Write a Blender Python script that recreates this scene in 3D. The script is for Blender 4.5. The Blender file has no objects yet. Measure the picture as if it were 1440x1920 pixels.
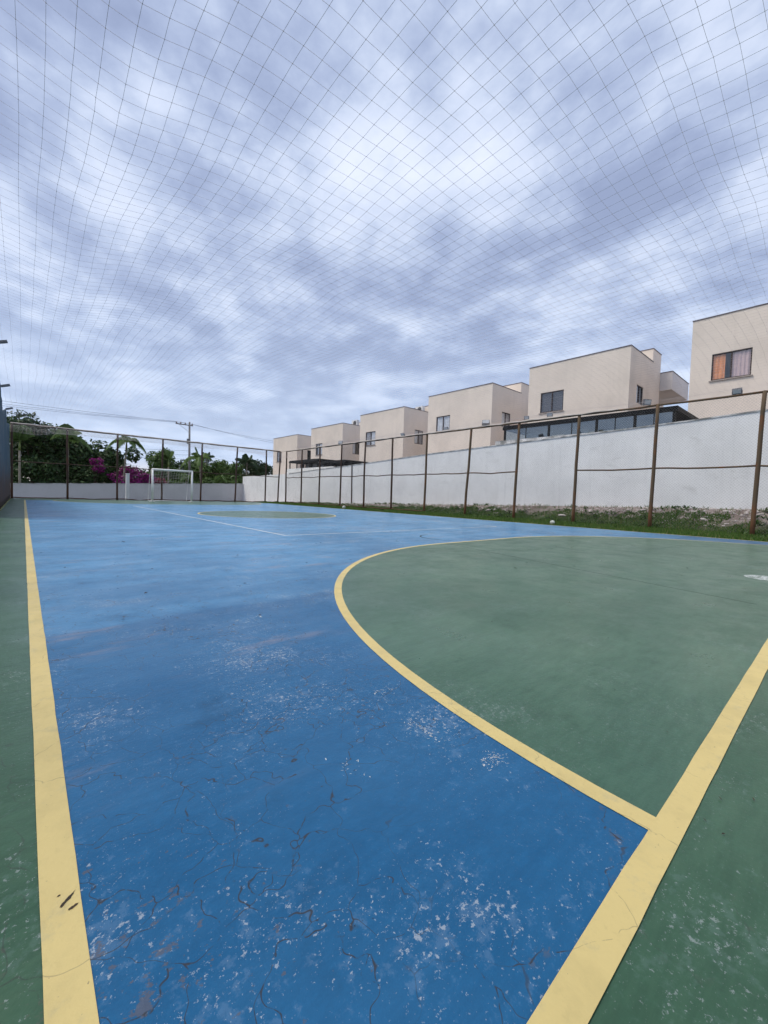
import bpy, math, random
from mathutils import Vector, Matrix
from mathutils import noise as mnoise
R = math.radians
sc = bpy.context.scene
col = sc.collection
rng = random.Random(11)

# ------------------------------------------------------------------ camera
CAM_H = 0.80
F = Vector((0.66151655, 0.74892793, -0.03876602))
RT = Vector((0.74993, -0.66069502, 0.03297097))
UP = Vector((0.00091964, 0.05088264, 0.99870422))
cam = bpy.data.cameras.new('camera')
cam.sensor_fit = 'VERTICAL'; cam.sensor_height = 36.0; cam.sensor_width = 27.0
cam.lens = 766.4 / 1920 * 36.0
cam.clip_start = 0.05; cam.clip_end = 3000
camo = bpy.data.objects.new('camera', cam); col.objects.link(camo)
M4 = Matrix(((RT.x, UP.x, -F.x, 0), (RT.y, UP.y, -F.y, 0), (RT.z, UP.z, -F.z, CAM_H), (0, 0, 0, 1)))
camo.matrix_world = M4
sc.camera = camo

# ------------------------------------------------------------------ sky, sun, exposure
SUN_EL, SUN_AZ = 58.0, -52.0      # azimuth measured from +Y towards +X
w = bpy.data.worlds.new('World'); sc.world = w; w.use_nodes = True
nt = w.node_tree; nt.nodes.clear()
def wn(t, **k):
    n = nt.nodes.new(t)
    for a, b in k.items(): setattr(n, a, b)
    return n
def wmath(op, a, b=None, clamp=False):
    n = wn('ShaderNodeMath', operation=op); n.use_clamp = clamp
    for i, v in enumerate((a, b)):
        if v is None: continue
        if isinstance(v, (int, float)): n.inputs[i].default_value = v
        else: nt.links.new(v, n.inputs[i])
    return n.outputs[0]
out = wn('ShaderNodeOutputWorld'); bg = wn('ShaderNodeBackground')
sky = wn('ShaderNodeTexSky', sky_type='NISHITA'); sky.sun_disc = False
sky.sun_elevation = R(SUN_EL); sky.sun_rotation = R(SUN_AZ); sky.air_density = 1.2; sky.dust_density = 1.0
tc = wn('ShaderNodeTexCoord'); sep = wn('ShaderNodeSeparateXYZ'); nt.links.new(tc.outputs['Generated'], sep.inputs[0])
zc = wmath('ADD', wmath('MAXIMUM', sep.outputs[2], 0.0), 0.13)
u = wmath('DIVIDE', sep.outputs[0], zc); v = wmath('DIVIDE', sep.outputs[1], zc)
ca, sa = math.cos(R(24)), math.sin(R(24))
across = wmath('SUBTRACT', wmath('MULTIPLY', u, ca), wmath('MULTIPLY', v, sa))
along = wmath('ADD', wmath('MULTIPLY', u, sa), wmath('MULTIPLY', v, ca))
comb = wn('ShaderNodeCombineXYZ')
nt.links.new(wmath('MULTIPLY', across, 1.0), comb.inputs[0]); nt.links.new(wmath('MULTIPLY', along, 0.85), comb.inputs[1])
comb.inputs[2].default_value = 20.6
n1 = wn('ShaderNodeTexNoise'); n1.inputs['Scale'].default_value = 1.9; n1.inputs['Detail'].default_value = 7; n1.inputs['Roughness'].default_value = 0.60; n1.inputs['Distortion'].default_value = 0.12
n2 = wn('ShaderNodeTexNoise'); n2.inputs['Scale'].default_value = 0.5; n2.inputs['Detail'].default_value = 3
n3 = wn('ShaderNodeTexNoise'); n3.inputs['Scale'].default_value = 4.4; n3.inputs['Detail'].default_value = 4; n3.inputs['Roughness'].default_value = 0.5; n3.inputs['Distortion'].default_value = 0.2
for n in (n1, n2, n3): nt.links.new(comb.outputs[0], n.inputs['Vector'])
val = wmath('ADD', wmath('ADD', wmath('MULTIPLY', n1.outputs[0], 0.62), wmath('MULTIPLY', n2.outputs[0], 0.30)), wmath('MULTIPLY', n3.outputs[0], 0.30))
ramp = wn('ShaderNodeValToRGB')
cr = ramp.color_ramp; cr.interpolation = 'B_SPLINE'
cr.elements[0].position = 0.495; cr.elements[0].color = (0.220, 0.265, 0.400, 1)
cr.elements[1].position = 0.765; cr.elements[1].color = (0.66, 0.70, 0.82, 1)
e = cr.elements.new(0.565); e.color = (0.297, 0.355, 0.510, 1)
e = cr.elements.new(0.64); e.color = (0.46, 0.525, 0.66, 1)
nt.links.new(val, ramp.inputs[0])
# thick even cloud towards the horizon, warm band where the sun is going down
hz = wn('ShaderNodeMapRange'); hz.inputs[1].default_value = 0.02; hz.inputs[2].default_value = 0.46; hz.inputs[3].default_value = 0.80; hz.inputs[4].default_value = 0.0
hz.interpolation_type = 'SMOOTHSTEP'
nt.links.new(sep.outputs[2], hz.inputs[0])
mh = wn('ShaderNodeMix', data_type='RGBA'); nt.links.new(hz.outputs[0], mh.inputs[0])
nt.links.new(ramp.outputs[0], mh.inputs[6]); mh.inputs[7].default_value = (0.425, 0.515, 0.695, 1)
wr = wn('ShaderNodeMapRange'); wr.inputs[1].default_value = 0.005; wr.inputs[2].default_value = 0.07; wr.inputs[3].default_value = 0.62; wr.inputs[4].default_value = 0.0
wr.interpolation_type = 'SMOOTHSTEP'
nt.links.new(sep.outputs[2], wr.inputs[0])
mw = wn('ShaderNodeMix', data_type='RGBA'); nt.links.new(wr.outputs[0], mw.inputs[0])
nt.links.new(mh.outputs[2], mw.inputs[6]); mw.inputs[7].default_value = (0.74, 0.60, 0.50, 1)
# a little clear sky behind the cloud sheet
ms = wn('ShaderNodeMix', data_type='RGBA'); ms.inputs[0].default_value = 0.93
scl = wn('ShaderNodeVectorMath', operation='SCALE'); scl.inputs[3].default_value = 0.10
nt.links.new(sky.outputs[0], scl.inputs[0]); nt.links.new(scl.outputs[0], ms.inputs[6]); nt.links.new(mw.outputs[2], ms.inputs[7])
nt.links.new(ms.outputs[2], bg.inputs[0]); bg.inputs[1].default_value = 0.81
nt.links.new(bg.outputs[0], out.inputs[0])

sun = bpy.data.lights.new('sun', 'SUN'); sun.energy = 1.5; sun.angle = R(25); sun.color = (1.0, 0.91, 0.78)
suno = bpy.data.objects.new('sun', sun); col.objects.link(suno)
sdir = Vector((math.sin(R(SUN_AZ)) * math.cos(R(SUN_EL)), math.cos(R(SUN_AZ)) * math.cos(R(SUN_EL)), math.sin(R(SUN_EL))))
suno.rotation_euler = sdir.to_track_quat('Z', 'Y').to_euler()
suno.location = (0, 0, 40)
vs = sc.view_settings
sc.display_settings.display_device = 'sRGB'
vs.view_transform = 'Standard'; vs.look = 'None'; vs.gamma = 1.0; vs.use_curve_mapping = False; vs.exposure = 0.87
sc.cycles.max_bounces = 5; sc.cycles.use_adaptive_sampling = True; sc.cycles.adaptive_threshold = 0.02; sc.cycles.transparent_max_bounces = 12

# ------------------------------------------------------------------ materials
class NT:
    def __init__(s, name):
        s.m = bpy.data.materials.new(name); s.m.use_nodes = True
        s.t = s.m.node_tree; s.b = s.t.nodes['Principled BSDF']; s.o = s.t.nodes['Material Output']
        g = s.t.nodes.new('ShaderNodeNewGeometry'); s.pos = g.outputs['Position']; s.geo = g
    def n(s, t, **k):
        n = s.t.nodes.new(t)
        for a, b in k.items(): setattr(n, a, b)
        return n
    def link(s, a, b): s.t.links.new(a, b)
    def put(s, sock, v):
        if isinstance(v, (int, float)): sock.default_value = v
        elif isinstance(v, (tuple, list)): sock.default_value = tuple(v) + ((1,) if len(v) == 3 and len(sock.default_value) == 4 else ())
        else: s.link(v, sock)
    def math(s, op, a, b=None, c=None, clamp=False):
        n = s.n('ShaderNodeMath', operation=op); n.use_clamp = clamp
        for i, x in enumerate((a, b, c)):
            if x is not None: s.put(n.inputs[i], x)
        return n.outputs[0]
    def map(s, scale=(1, 1, 1), rot=(0, 0, 0), vec=None, loc=(0, 0, 0)):
        n = s.n('ShaderNodeMapping'); n.inputs['Scale'].default_value = scale; n.inputs['Rotation'].default_value = rot; n.inputs['Location'].default_value = loc
        s.link(vec or s.pos, n.inputs[0]); return n.outputs[0]
    def noise(s, scale, detail=4, rough=0.55, dist=0.0, vec=None):
        n = s.n('ShaderNodeTexNoise'); n.inputs['Scale'].default_value = scale; n.inputs['Detail'].default_value = detail
        n.inputs['Roughness'].default_value = rough; n.inputs['Distortion'].default_value = dist
        s.link(vec or s.pos, n.inputs['Vector']); return n.outputs[0]
    def noisec(s, scale, detail=3, vec=None):
        n = s.n('ShaderNodeTexNoise'); n.inputs['Scale'].default_value = scale; n.inputs['Detail'].default_value = detail
        s.link(vec or s.pos, n.inputs['Vector']); return n.outputs['Color']
    def voro(s, scale, feature='F1', vec=None, out='Distance', rand=1.0):
        n = s.n('ShaderNodeTexVoronoi', feature=feature); n.inputs['Scale'].default_value = scale; n.inputs['Randomness'].default_value = rand
        s.link(vec or s.pos, n.inputs['Vector']); return n.outputs[out]
    def step(s, x, a, b, lo=0.0, hi=1.0, smooth=True):
        n = s.n('ShaderNodeMapRange'); n.interpolation_type = 'SMOOTHSTEP' if smooth else 'LINEAR'
        s.put(n.inputs[0], x)
        for i, q in enumerate((a, b, lo, hi)): n.inputs[i + 1].default_value = q
        return n.outputs[0]
    def mix(s, f, a, b, mode='MIX'):
        n = s.n('ShaderNodeMix', data_type='RGBA', blend_type=mode)
        s.put(n.inputs[0], f); s.put(n.inputs[6], a); s.put(n.inputs[7], b); return n.outputs[2]
    def bump(s, h, strength=0.3, dist=0.01):
        n = s.n('ShaderNodeBump'); n.inputs['Strength'].default_value = strength; n.inputs['Distance'].default_value = dist
        s.link(h, n.inputs['Height']); s.link(n.outputs[0], s.b.inputs['Normal'])
    def warp(s, amt, scale, vec=None):
        c = s.noisec(scale, 3, vec)
        sub = s.n('ShaderNodeVectorMath', operation='SUBTRACT'); s.link(c, sub.inputs[0]); sub.inputs[1].default_value = (.5, .5, .5)
        sc_ = s.n('ShaderNodeVectorMath', operation='SCALE'); s.link(sub.outputs[0], sc_.inputs[0]); sc_.inputs[3].default_value = amt
        ad = s.n('ShaderNodeVectorMath', operation='ADD'); s.link(vec or s.pos, ad.inputs[0]); s.link(sc_.outputs[0], ad.inputs[1])
        return ad.outputs[0]
    def fin(s, colr, rough=0.6, spec=0.5, metal=0.0):
        s.put(s.b.inputs['Base Color'], colr); s.put(s.b.inputs['Roughness'], rough)
        s.b.inputs['Specular IOR Level'].default_value = spec; s.b.inputs['Metallic'].default_value = metal
        return s.m

def simple(name, c1, c2=None, scale=3.0, rough=0.7, spec=0.4, bump=0.0, bscale=40, metal=0.0):
    k = NT(name)
    c2 = c2 or tuple(x * 0.85 for x in c1)
    f = k.step(k.noise(scale, 5, 0.6), 0.35, 0.65)
    if bump: k.bump(k.noise(bscale, 4), bump, 0.004)
    return k.fin(k.mix(f, c1, c2), rough, spec, metal)

def court_paint(name, fresh, dusty, chip_amt, boundary=None, crack_amt=1.0, scuff=None, edge=False):
    """sports-court paint on concrete: mottled tone, chips to white primer and brown concrete, hairline cracks"""
    k = NT(name)
    sp = k.n('ShaderNodeSeparateXYZ'); k.link(k.pos, sp.inputs[0])
    flat = k.n('ShaderNodeCombineXYZ'); k.link(sp.outputs[0], flat.inputs[0]); k.link(sp.outputs[1], flat.inputs[1]); k.pos = flat.outputs[0]
    big = k.noise(0.55, 4, 0.62)
    streak = k.noise(1.3, 5, 0.62, 0, k.map((0.7, 2.4, 1), (0, 0, R(8))))
    fine = k.noise(24, 4, 0.7)
    d = k.math('ADD', k.math('MULTIPLY', big, 0.55), k.math('MULTIPLY', streak, 0.45))
    d = k.step(d, 0.38, 0.64)
    if boundary is not None:      # far part not repainted, paler; gradual rise with distance paints in sky sheen
        yy = k.math('ADD', sp.outputs[1], k.math('MULTIPLY', k.math('SUBTRACT', streak, 0.5), 0.20))
        old_and_sheen = k.math('ADD', k.step(yy, boundary, boundary + 0.10, 0, 0.45), k.step(yy, 1.2, 7.5, 0, 0.55))
        d = k.math('ADD', k.math('MULTIPLY', d, k.math('ADD', k.math('MULTIPLY', old_and_sheen, 0.46), 0.16)), k.math('MULTIPLY', old_and_sheen, 0.42))
    else:
        d = k.math('ADD', k.math('MULTIPLY', d, 0.5), 0.12)
    c = k.mix(d, fresh, dusty)
    c = k.mix(k.step(fine, 0.40, 0.72, 0, 0.20), c, tuple(min(1, x * 1.6 + q) for x, q in zip(fresh, (0.002, 0.012, 0.012))))
    gr = k.noise(7, 5, 0.75, 0, k.map((1, 4.5, 1), (0, 0, R(-6))))      # roller marks and grit
    c = k.mix(k.step(gr, 0.42, 0.66, 0, 0.12 if edge else 0.26), c, tuple(x * 0.62 for x in fresh))
    c = k.mix(k.step(gr, 0.56, 0.30, 0, 0.03 if edge else 0.12), c, dusty)
    st = k.noise(2.6, 5, 0.7, 0, k.map(loc=(4, 1, 0)))
    c = k.mix(k.step(st, 0.58, 0.72, 0, 0.35), c, tuple(x * 0.55 for x in fresh))
    if scuff:
        sc2 = k.step(k.noise(1.6, 5, 0.72, 0, k.map((0.6, 2.4, 1), (0, 0, R(-12)))), 0.50, 0.66)
        c = k.mix(k.math('MULTIPLY', k.math('MULTIPLY', k.step(big, 0.50, 0.60), sc2), 0.55), c, scuff)
    # white flecks in drifts
    cl = k.noise(1.7, 4, 0.65)
    f1 = k.noise(64, 5, 0.75)
    f1 = k.step(k.math('ADD', f1, k.math('MULTIPLY', cl, 0.55)), 0.895, 0.935)
    cln = k.step(cl, 0.36, 0.56)
    f2 = k.step(k.noise(130, 2, 0.6), 0.655, 0.70)
    chips = k.math('MULTIPLY', k.math('ADD', k.math('MULTIPLY', f1, 0.9), k.math('MULTIPLY', k.math('MULTIPLY', f2, cln), 0.55)), chip_amt, clamp=True)
    # brown bare concrete
    b1 = k.noise(24, 5, 0.76, 0, k.map((1, 1.25, 1), loc=(3, 5, 0)))
    cl2 = k.noise(1.15, 3, 0.6, 0, k.map(loc=(7.3, 2.1, 0)))
    brown = k.math('MULTIPLY', k.step(k.math('ADD', b1, k.math('MULTIPLY', cl2, 0.55)), 0.965, 0.985), min(1.0, chip_amt * 1.1), clamp=True)
    # hairline cracks
    wv3 = k.warp(0.22, 5.5)
    e1 = k.voro(2.1, 'DISTANCE_TO_EDGE', wv3)
    e2 = k.voro(6.5, 'DISTANCE_TO_EDGE', k.map(loc=(2, 3, 0), vec=wv3))
    g = k.noise(1.9, 4, 0.7, 0, k.map(loc=(1.7, 9.2, 0)))
    gate = k.step(g, 0.44, 0.56)
    gate2 = k.step(cl2, 0.40, 0.52)
    if edge:     # the paint is brittle beside the left touchline
        ed = k.step(sp.outputs[0], 0.14, 0.36, 1, 0)
        gate2 = k.math('MAXIMUM', gate2, k.math('MULTIPLY', ed, k.step(g, 0.35, 0.45)))
    brk = k.step(fine, 0.40, 0.52)
    cw = k.math('MULTIPLY', k.math('MULTIPLY', k.step(e1, 0.0008, 0.0042, 1, 0), gate), brk)
    cw2 = k.math('MULTIPLY', k.math('MULTIPLY', k.step(e2, 0.0018, 0.0090, 1, 0), gate2), brk)
    crack = k.math('MULTIPLY', k.math('MAXIMUM', cw, k.math('MULTIPLY', cw2, 0.95)), crack_amt, clamp=True)
    halo = k.math('MULTIPLY', k.math('MULTIPLY', k.step(e1, 0.0, 0.034, 1, 0), k.step(b1, 0.54, 0.60)), k.math('MULTIPLY', gate, 0.8 * chip_amt), clamp=True)
    c = k.mix(k.math('MULTIPLY', halo, 0.9), c, (0.115, 0.095, 0.085))
    c = k.mix(k.math('MULTIPLY', k.step(k.math('ADD', fine, k.math('MULTIPLY', cl, 0.8)), 0.96, 1.08), 0.16 * chip_amt), c, (0.40, 0.46, 0.52))
    c = k.mix(chips, c, (0.50, 0.53, 0.55))
    c = k.mix(k.math('MULTIPLY', brown, 0.9), c, (0.105, 0.080, 0.070))
    c = k.mix(k.math('MULTIPLY', crack, 0.92), c, (0.030, 0.026, 0.024))
    k.bump(k.noise(70, 2, 0.6), 0.30, 0.003)
    r = k.math('ADD', k.step(st, 0.3, 0.7, 0.27, 0.40), k.math('MULTIPLY', k.math('ADD', chips, brown), 0.3))
    return k.fin(c, r, 0.40)

def line_paint(name, colr, wear):
    k = NT(name)
    c = k.mix(k.step(k.noise(5, 5, 0.65), 0.42, 0.70, 0, 0.55), colr, tuple(x * 0.80 for x in colr))
    c = k.mix(k.step(k.noise(30, 4, 0.7), 0.55, 0.72, 0, 0.22), c, tuple(x * 0.60 for x in colr))
    c = k.mix(k.step(k.noise(1.5, 4, 0.6, 0.5), 0.56, 0.68, 0, 0.28), c, (0.34, 0.34, 0.18))
    c = k.mix(k.math('MULTIPLY', k.step(k.noise(13, 5, 0.75, 0.9, k.map((1, 1.3, 1))), 0.70, 0.725), wear), c, (0.11, 0.085, 0.05))
    c = k.mix(k.math('MULTIPLY', k.step(k.noise(85, 3, 0.7), 0.70, 0.74), 0.6), c, (0.12, 0.10, 0.07))
    sp = k.n('ShaderNodeSeparateXYZ'); k.link(k.pos, sp.inputs[0])
    flat = k.n('ShaderNodeCombineXYZ'); k.link(sp.outputs[0], flat.inputs[0]); k.link(sp.outputs[1], flat.inputs[1]); p0 = flat.outputs[0]
    e1 = k.voro(2.1, 'DISTANCE_TO_EDGE', k.warp(0.22, 5.5, p0))
    ck = k.math('MULTIPLY', k.step(e1, 0.0008, 0.0040, 1, 0), k.step(k.noise(24, 4, 0.7, 0, p0), 0.42, 0.54))
    c = k.mix(k.math('MULTIPLY', ck, 0.45), c, (0.16, 0.13, 0.07))
    c = k.mix(k.step(k.noise(11, 5, 0.7, 0, k.map((1, 1, 1), loc=(5, 2, 0), vec=p0)), 0.54, 0.70, 0, 0.32), c, (0.36, 0.33, 0.20))
    k.bump(k.noise(80, 3), 0.25, 0.003)
    return k.fin(c, k.step(k.noise(2, 3), 0.3, 0.7, 0.45, 0.6), 0.45)

def plaster(name, c1, streaky=0.3, dirt=(0.22, 0.21, 0.19), mould=0.0):
    k = NT(name)
    c = k.mix(k.step(k.noise(0.7, 5, 0.6), 0.35, 0.68), c1, tuple(x * 0.90 for x in c1))
    st = k.step(k.noise(1.0, 5, 0.65, 0.2, k.map((3.2, 3.2, 0.22))), 0.52, 0.74, 0, streaky)
    c = k.mix(st, c, tuple(x * 0.66 for x in c1))
    c = k.mix(k.math('MULTIPLY', k.step(k.noise(9, 5, 0.75), 0.66, 0.72), 0.35 * streaky), c, dirt)
    if mould:
        m = k.step(k.noise(0.9, 5, 0.7, 0.6, k.map((1, 0.8, 1.8))), 0.56, 0.72, 0, mould)
        c = k.mix(m, c, dirt)
    k.bump(k.noise(35, 5, 0.65), 0.25, 0.006)
    return k.fin(c, 0.85, 0.25)

def leafmat(name, a, b, c=None, rough=0.5, trans=0.25):
    k = NT(name)
    rnd = k.geo.outputs['Random Per Island']
    cc = k.mix(k.step(rnd, 0.0, 1.0, smooth=False), a, b)
    if c: cc = k.mix(k.step(rnd, 0.86, 0.88), cc, c)
    k.fin(cc, rough, 0.35)
    tr = k.n('ShaderNodeBsdfTranslucent'); k.link(cc, tr.inputs[0])
    mx = k.n('ShaderNodeMixShader'); mx.inputs[0].default_value = trans
    k.link(k.b.outputs[0], mx.inputs[1]); k.link(tr.outputs[0], mx.inputs[2]); k.link(mx.outputs[0], k.o.inputs[0])
    return k.m

def rusty(name, paint, rust, amt=0.5):
    k = NT(name)
    n = k.noise(7, 6, 0.7, 0.4, k.map((1, 1, 0.35)))
    c = k.mix(k.step(n, 0.62 - amt * 0.25, 0.78 - amt * 0.25), paint, rust)
    sp = k.n('ShaderNodeSeparateXYZ'); k.link(k.pos, sp.inputs[0])
    low = k.step(k.math('ADD', sp.outputs[2], k.math('MULTIPLY', k.noise(3, 4), 0.9)), 0.7, 1.5, 0.75, 0.0)   # splash rust at the foot
    c = k.mix(low, c, rust)
    c = k.mix(k.step(k.noise(40, 4, 0.7), 0.6, 0.68, 0, 0.5), c, (0.03, 0.02, 0.015))
    k.bump(k.noise(60, 4, 0.7), 0.4, 0.004)
    return k.fin(c, 0.8, 0.3)

def glass(name, tint=(0.8, 0.85, 0.9), refl=0.12):
    k = NT(name)
    gl_ = k.n('ShaderNodeBsdfGlossy'); gl_.inputs['Roughness'].default_value = 0.04; gl_.inputs[0].default_value = (.9, .93, .95, 1)
    t = k.n('ShaderNodeBsdfTransparent'); t.inputs[0].default_value = tint + (1,)
    mx = k.n('ShaderNodeMixShader'); mx.inputs[0].default_value = refl
    k.link(t.outputs[0], mx.inputs[1]); k.link(gl_.outputs[0], mx.inputs[2]); k.link(mx.outputs[0], k.o.inputs[0])
    k.t.nodes.remove(k.b)
    return k.m

def ground_mat():
    k = NT('earth')
    c = k.mix(k.step(k.noise(1.5, 6, 0.7), 0.38, 0.62), (0.18, 0.14, 0.125), (0.31, 0.26, 0.24))
    c = k.mix(k.step(k.noise(14, 5, 0.75, 0.5), 0.54, 0.62, 0, 0.8), c, (0.36, 0.33, 0.31))
    c = k.mix(k.step(k.noise(0.45, 4, 0.6), 0.50, 0.60, 0, 0.65), c, (0.07, 0.07, 0.04))
    c = k.mix(k.step(k.noise(30, 4, 0.7), 0.56, 0.64, 0, 0.6), c, (0.05, 0.04, 0.03))
    sp = k.n('ShaderNodeSeparateXYZ'); k.link(k.pos, sp.inputs[0])
    c = k.mix(k.step(k.math('ADD', sp.outputs[0], k.math('MULTIPLY', k.noise(1.1, 5, 0.7), 1.6)), 16.9, 17.4, 0.9, 0), c, (0.035, 0.058, 0.016))   # mossy turf soil on the lower verge
    k.bump(k.noise(12, 6, 0.75), 0.9, 0.05)
    return k.fin(c, 0.95, 0.15)

def tarp_mat():
    k = NT('weathered_sheet')
    sp = k.n('ShaderNodeSeparateXYZ'); k.link(k.pos, sp.inputs[0])
    n = k.noise(1.1, 5, 0.65, 0.5, k.map((1, 1, 0.5)))
    c = k.mix(k.step(n, 0.4, 0.65), (0.045, 0.085, 0.115), (0.085, 0.115, 0.135))
    low = k.step(k.math('ADD', sp.outputs[2], k.math('MULTIPLY', k.noise(1.6, 5), 1.4)), 1.3, 2.6, 1, 0)
    c = k.mix(low, c, k.mix(k.step(k.noise(4, 5, 0.7, 0, k.map((1, 3, 0.3))), 0.4, 0.65), (0.085, 0.052, 0.04), (0.05, 0.045, 0.045)))
    k.bump(k.noise(25, 4), 0.3, 0.01)
    return k.fin(c, 0.8, 0.25)

def scribble_mat():
    k = NT('worn_white_paint')
    wv = k.warp(0.25, 9)
    e1 = k.voro(17, 'DISTANCE_TO_EDGE', wv); n = k.noise(26, 4, 0.7, 1.2)
    a = k.math('MAXIMUM', k.step(e1, 0.02, 0.12, 1, 0), k.step(n, 0.53, 0.60))
    k.fin((0.68, 0.72, 0.70), 0.6, 0.3)
    t = k.n('ShaderNodeBsdfTransparent'); mx = k.n('ShaderNodeMixShader')
    k.link(a, mx.inputs[0]); k.link(t.outputs[0], mx.inputs[1]); k.link(k.b.outputs[0], mx.inputs[2]); k.link(mx.outputs[0], k.o.inputs[0])
    return k.m

M = {}
BLUE_F, BLUE_D = (0.0003, 0.084, 0.205), (0.090, 0.295, 0.510)  # paler blue holds chalky old paint and painted-in sky sheen
M['blue'] = court_paint('blue_court_paint', BLUE_F, BLUE_D, 0.56, boundary=2.72, scuff=(0.21, 0.19, 0.22), edge=True)
M['green'] = court_paint('green_court_paint', (0.025, 0.078, 0.038), (0.072, 0.145, 0.082), 0.34, crack_amt=0.5)
M['green_in'] = court_paint('green_goal_area_paint', (0.034, 0.092, 0.052), (0.098, 0.185, 0.120), 0.17, crack_amt=0.16)
M['yellow'] = line_paint('yellow_line_paint', (0.62, 0.49, 0.195), 1.0)
M['whiteline'] = line_paint('white_line_paint', (0.62, 0.66, 0.66), 1.0)
M['joint'] = simple('dark_joint', (0.03, 0.045, 0.038), rough=0.9)
M['earth'] = ground_mat()
M['concrete'] = simple('concrete_edge', (0.34, 0.33, 0.31), (0.24, 0.235, 0.22), 4, 0.9, 0.2, 0.4)
M['wall'] = plaster('white_wall_plaster', (0.80, 0.805, 0.81), 0.26, (0.34, 0.33, 0.32), 0.24)
M['backwall'] = plaster('grey_white_wall_plaster', (0.58, 0.57, 0.58), 0.30, (0.25, 0.24, 0.23), 0.25)
M['beige'] = plaster('beige_house_plaster', (0.80, 0.705, 0.615), 0.14)
M['beige_in'] = plaster('pale_balcony_plaster', (0.70, 0.67, 0.66), 0.15)
M['coping'] = simple('parapet_coping', (0.10, 0.085, 0.10), (0.15, 0.13, 0.14), 2, 0.7)
M['capping'] = simple('wall_capping', (0.66, 0.66, 0.66), (0.22, 0.22, 0.21), 2.5, 0.9, 0.2, 0.4, 20)
M['post'] = rusty('rusty_brown_post', (0.105, 0.074, 0.046), (0.165, 0.072, 0.032), 0.45)
M['postb'] = rusty('dark_rusty_post', (0.066, 0.042, 0.032), (0.11, 0.048, 0.028), 0.4)
M['wire'] = simple('galvanised_wire', (0.26, 0.26, 0.26), rough=0.6)
M['net'] = simple('netting_thread', (0.72, 0.62, 0.58), (0.62, 0.52, 0.50), 2, 0.85, 0.2)
M['hem'] = simple('faded_net_hem', (0.74, 0.65, 0.57), (0.60, 0.52, 0.45), 3, 0.9, 0.1)
M['white'] = simple('white_enamel', (0.86, 0.86, 0.84), (0.76, 0.76, 0.73), 3, 0.45, 0.5)
M['goalnet'] = simple('goal_net_cord', (0.55, 0.55, 0.55), rough=0.9)
M['frame'] = simple('dark_window_frame', (0.035, 0.022, 0.022), (0.055, 0.035, 0.032), 5, 0.5)
M['black'] = simple('black_steel_and_shade', (0.008, 0.008, 0.009), (0.014, 0.014, 0.015), 5, 0.6, 0.15)
M['glass'] = glass('window_glass', (0.97, 0.97, 0.975), 0.06)
M['vglass'] = glass('veranda_glass', (0.70, 0.77, 0.78), 0.15)
M['c_orange'] = simple('orange_curtain', (0.85, 0.36, 0.13), (0.70, 0.26, 0.08), 6, 0.9)
M['c_lilac'] = simple('lilac_curtain', (0.68, 0.52, 0.50), (0.58, 0.44, 0.44), 6, 0.9)
M['c_white'] = simple('white_curtain', (0.72, 0.74, 0.76), (0.55, 0.58, 0.62), 6, 0.9)
M['c_grey'] = simple('grey_curtain', (0.34, 0.34, 0.35), (0.24, 0.24, 0.26), 6, 0.9)
M['blind'] = simple('dark_blind_slat', (0.10, 0.105, 0.125), (0.14, 0.145, 0.17), 6, 0.6)
M['sill'] = simple('stone_sill', (0.42, 0.36, 0.32), rough=0.8)
M['lamp'] = simple('grey_lamp_housing', (0.16, 0.17, 0.18), (0.10, 0.10, 0.11), 8, 0.5)
M['lampglass'] = simple('lamp_lens', (0.45, 0.47, 0.48), rough=0.2, spec=0.6)
M['ac'] = simple('white_appliance', (0.62, 0.64, 0.66), rough=0.5)
M['acdark'] = simple('dark_grille', (0.06, 0.06, 0.065), rough=0.7)
M['pole'] = simple('weathered_concrete_pole', (0.25, 0.24, 0.235), (0.18, 0.175, 0.17), 2, 0.9, 0.2, 0.3)
M['cable'] = simple('black_cable', (0.03, 0.03, 0.035), rough=0.7)
M['ceramic'] = simple('brown_insulator', (0.14, 0.06, 0.04), rough=0.3)
M['bark'] = simple('bark', (0.10, 0.08, 0.06), (0.055, 0.042, 0.032), 8, 0.95, 0.1, 0.6)
M['palmbark'] = simple('palm_trunk', (0.30, 0.27, 0.22), (0.20, 0.175, 0.14), 6, 0.9, 0.15, 0.5)
M['shaft'] = simple('palm_crownshaft', (0.20, 0.24, 0.075), (0.14, 0.19, 0.05), 4, 0.5)
M['lf_dark'] = leafmat('dark_tree_leaf', (0.015, 0.040, 0.012), (0.050, 0.105, 0.028), (0.095, 0.165, 0.05))
M['lf_mid'] = leafmat('mid_tree_leaf', (0.042, 0.092, 0.020), (0.105, 0.185, 0.040), (0.16, 0.24, 0.07))
M['lf_far'] = leafmat('far_tree_leaf', (0.022, 0.050, 0.018), (0.045, 0.085, 0.030))
M['lf_bright'] = leafmat('bright_shrub_leaf', (0.060, 0.125, 0.022), (0.115, 0.200, 0.045), (0.16, 0.24, 0.07))
M['lf_palm'] = leafmat('palm_leaflet', (0.095, 0.170, 0.042), (0.17, 0.26, 0.085), None, 0.5, 0.42)
M['lf_coco'] = leafmat('coconut_leaflet', (0.020, 0.050, 0.020), (0.045, 0.085, 0.035))
M['lf_boug'] = leafmat('magenta_bract', (0.17, 0.008, 0.11), (0.44, 0.030, 0.30), (0.04, 0.08, 0.03))
M['lf_pink'] = leafmat('dusty_pink_bract', (0.25, 0.06, 0.10), (0.36, 0.11, 0.16), (0.08, 0.12, 0.05))
M['grass'] = leafmat('grass_blade', (0.046, 0.110, 0.018), (0.110, 0.205, 0.034), (0.19, 0.20, 0.07), 0.6, 0.3)
M['weed'] = leafmat('weed_leaf', (0.035, 0.075, 0.018), (0.075, 0.135, 0.032), None, 0.6, 0.3)
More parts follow.
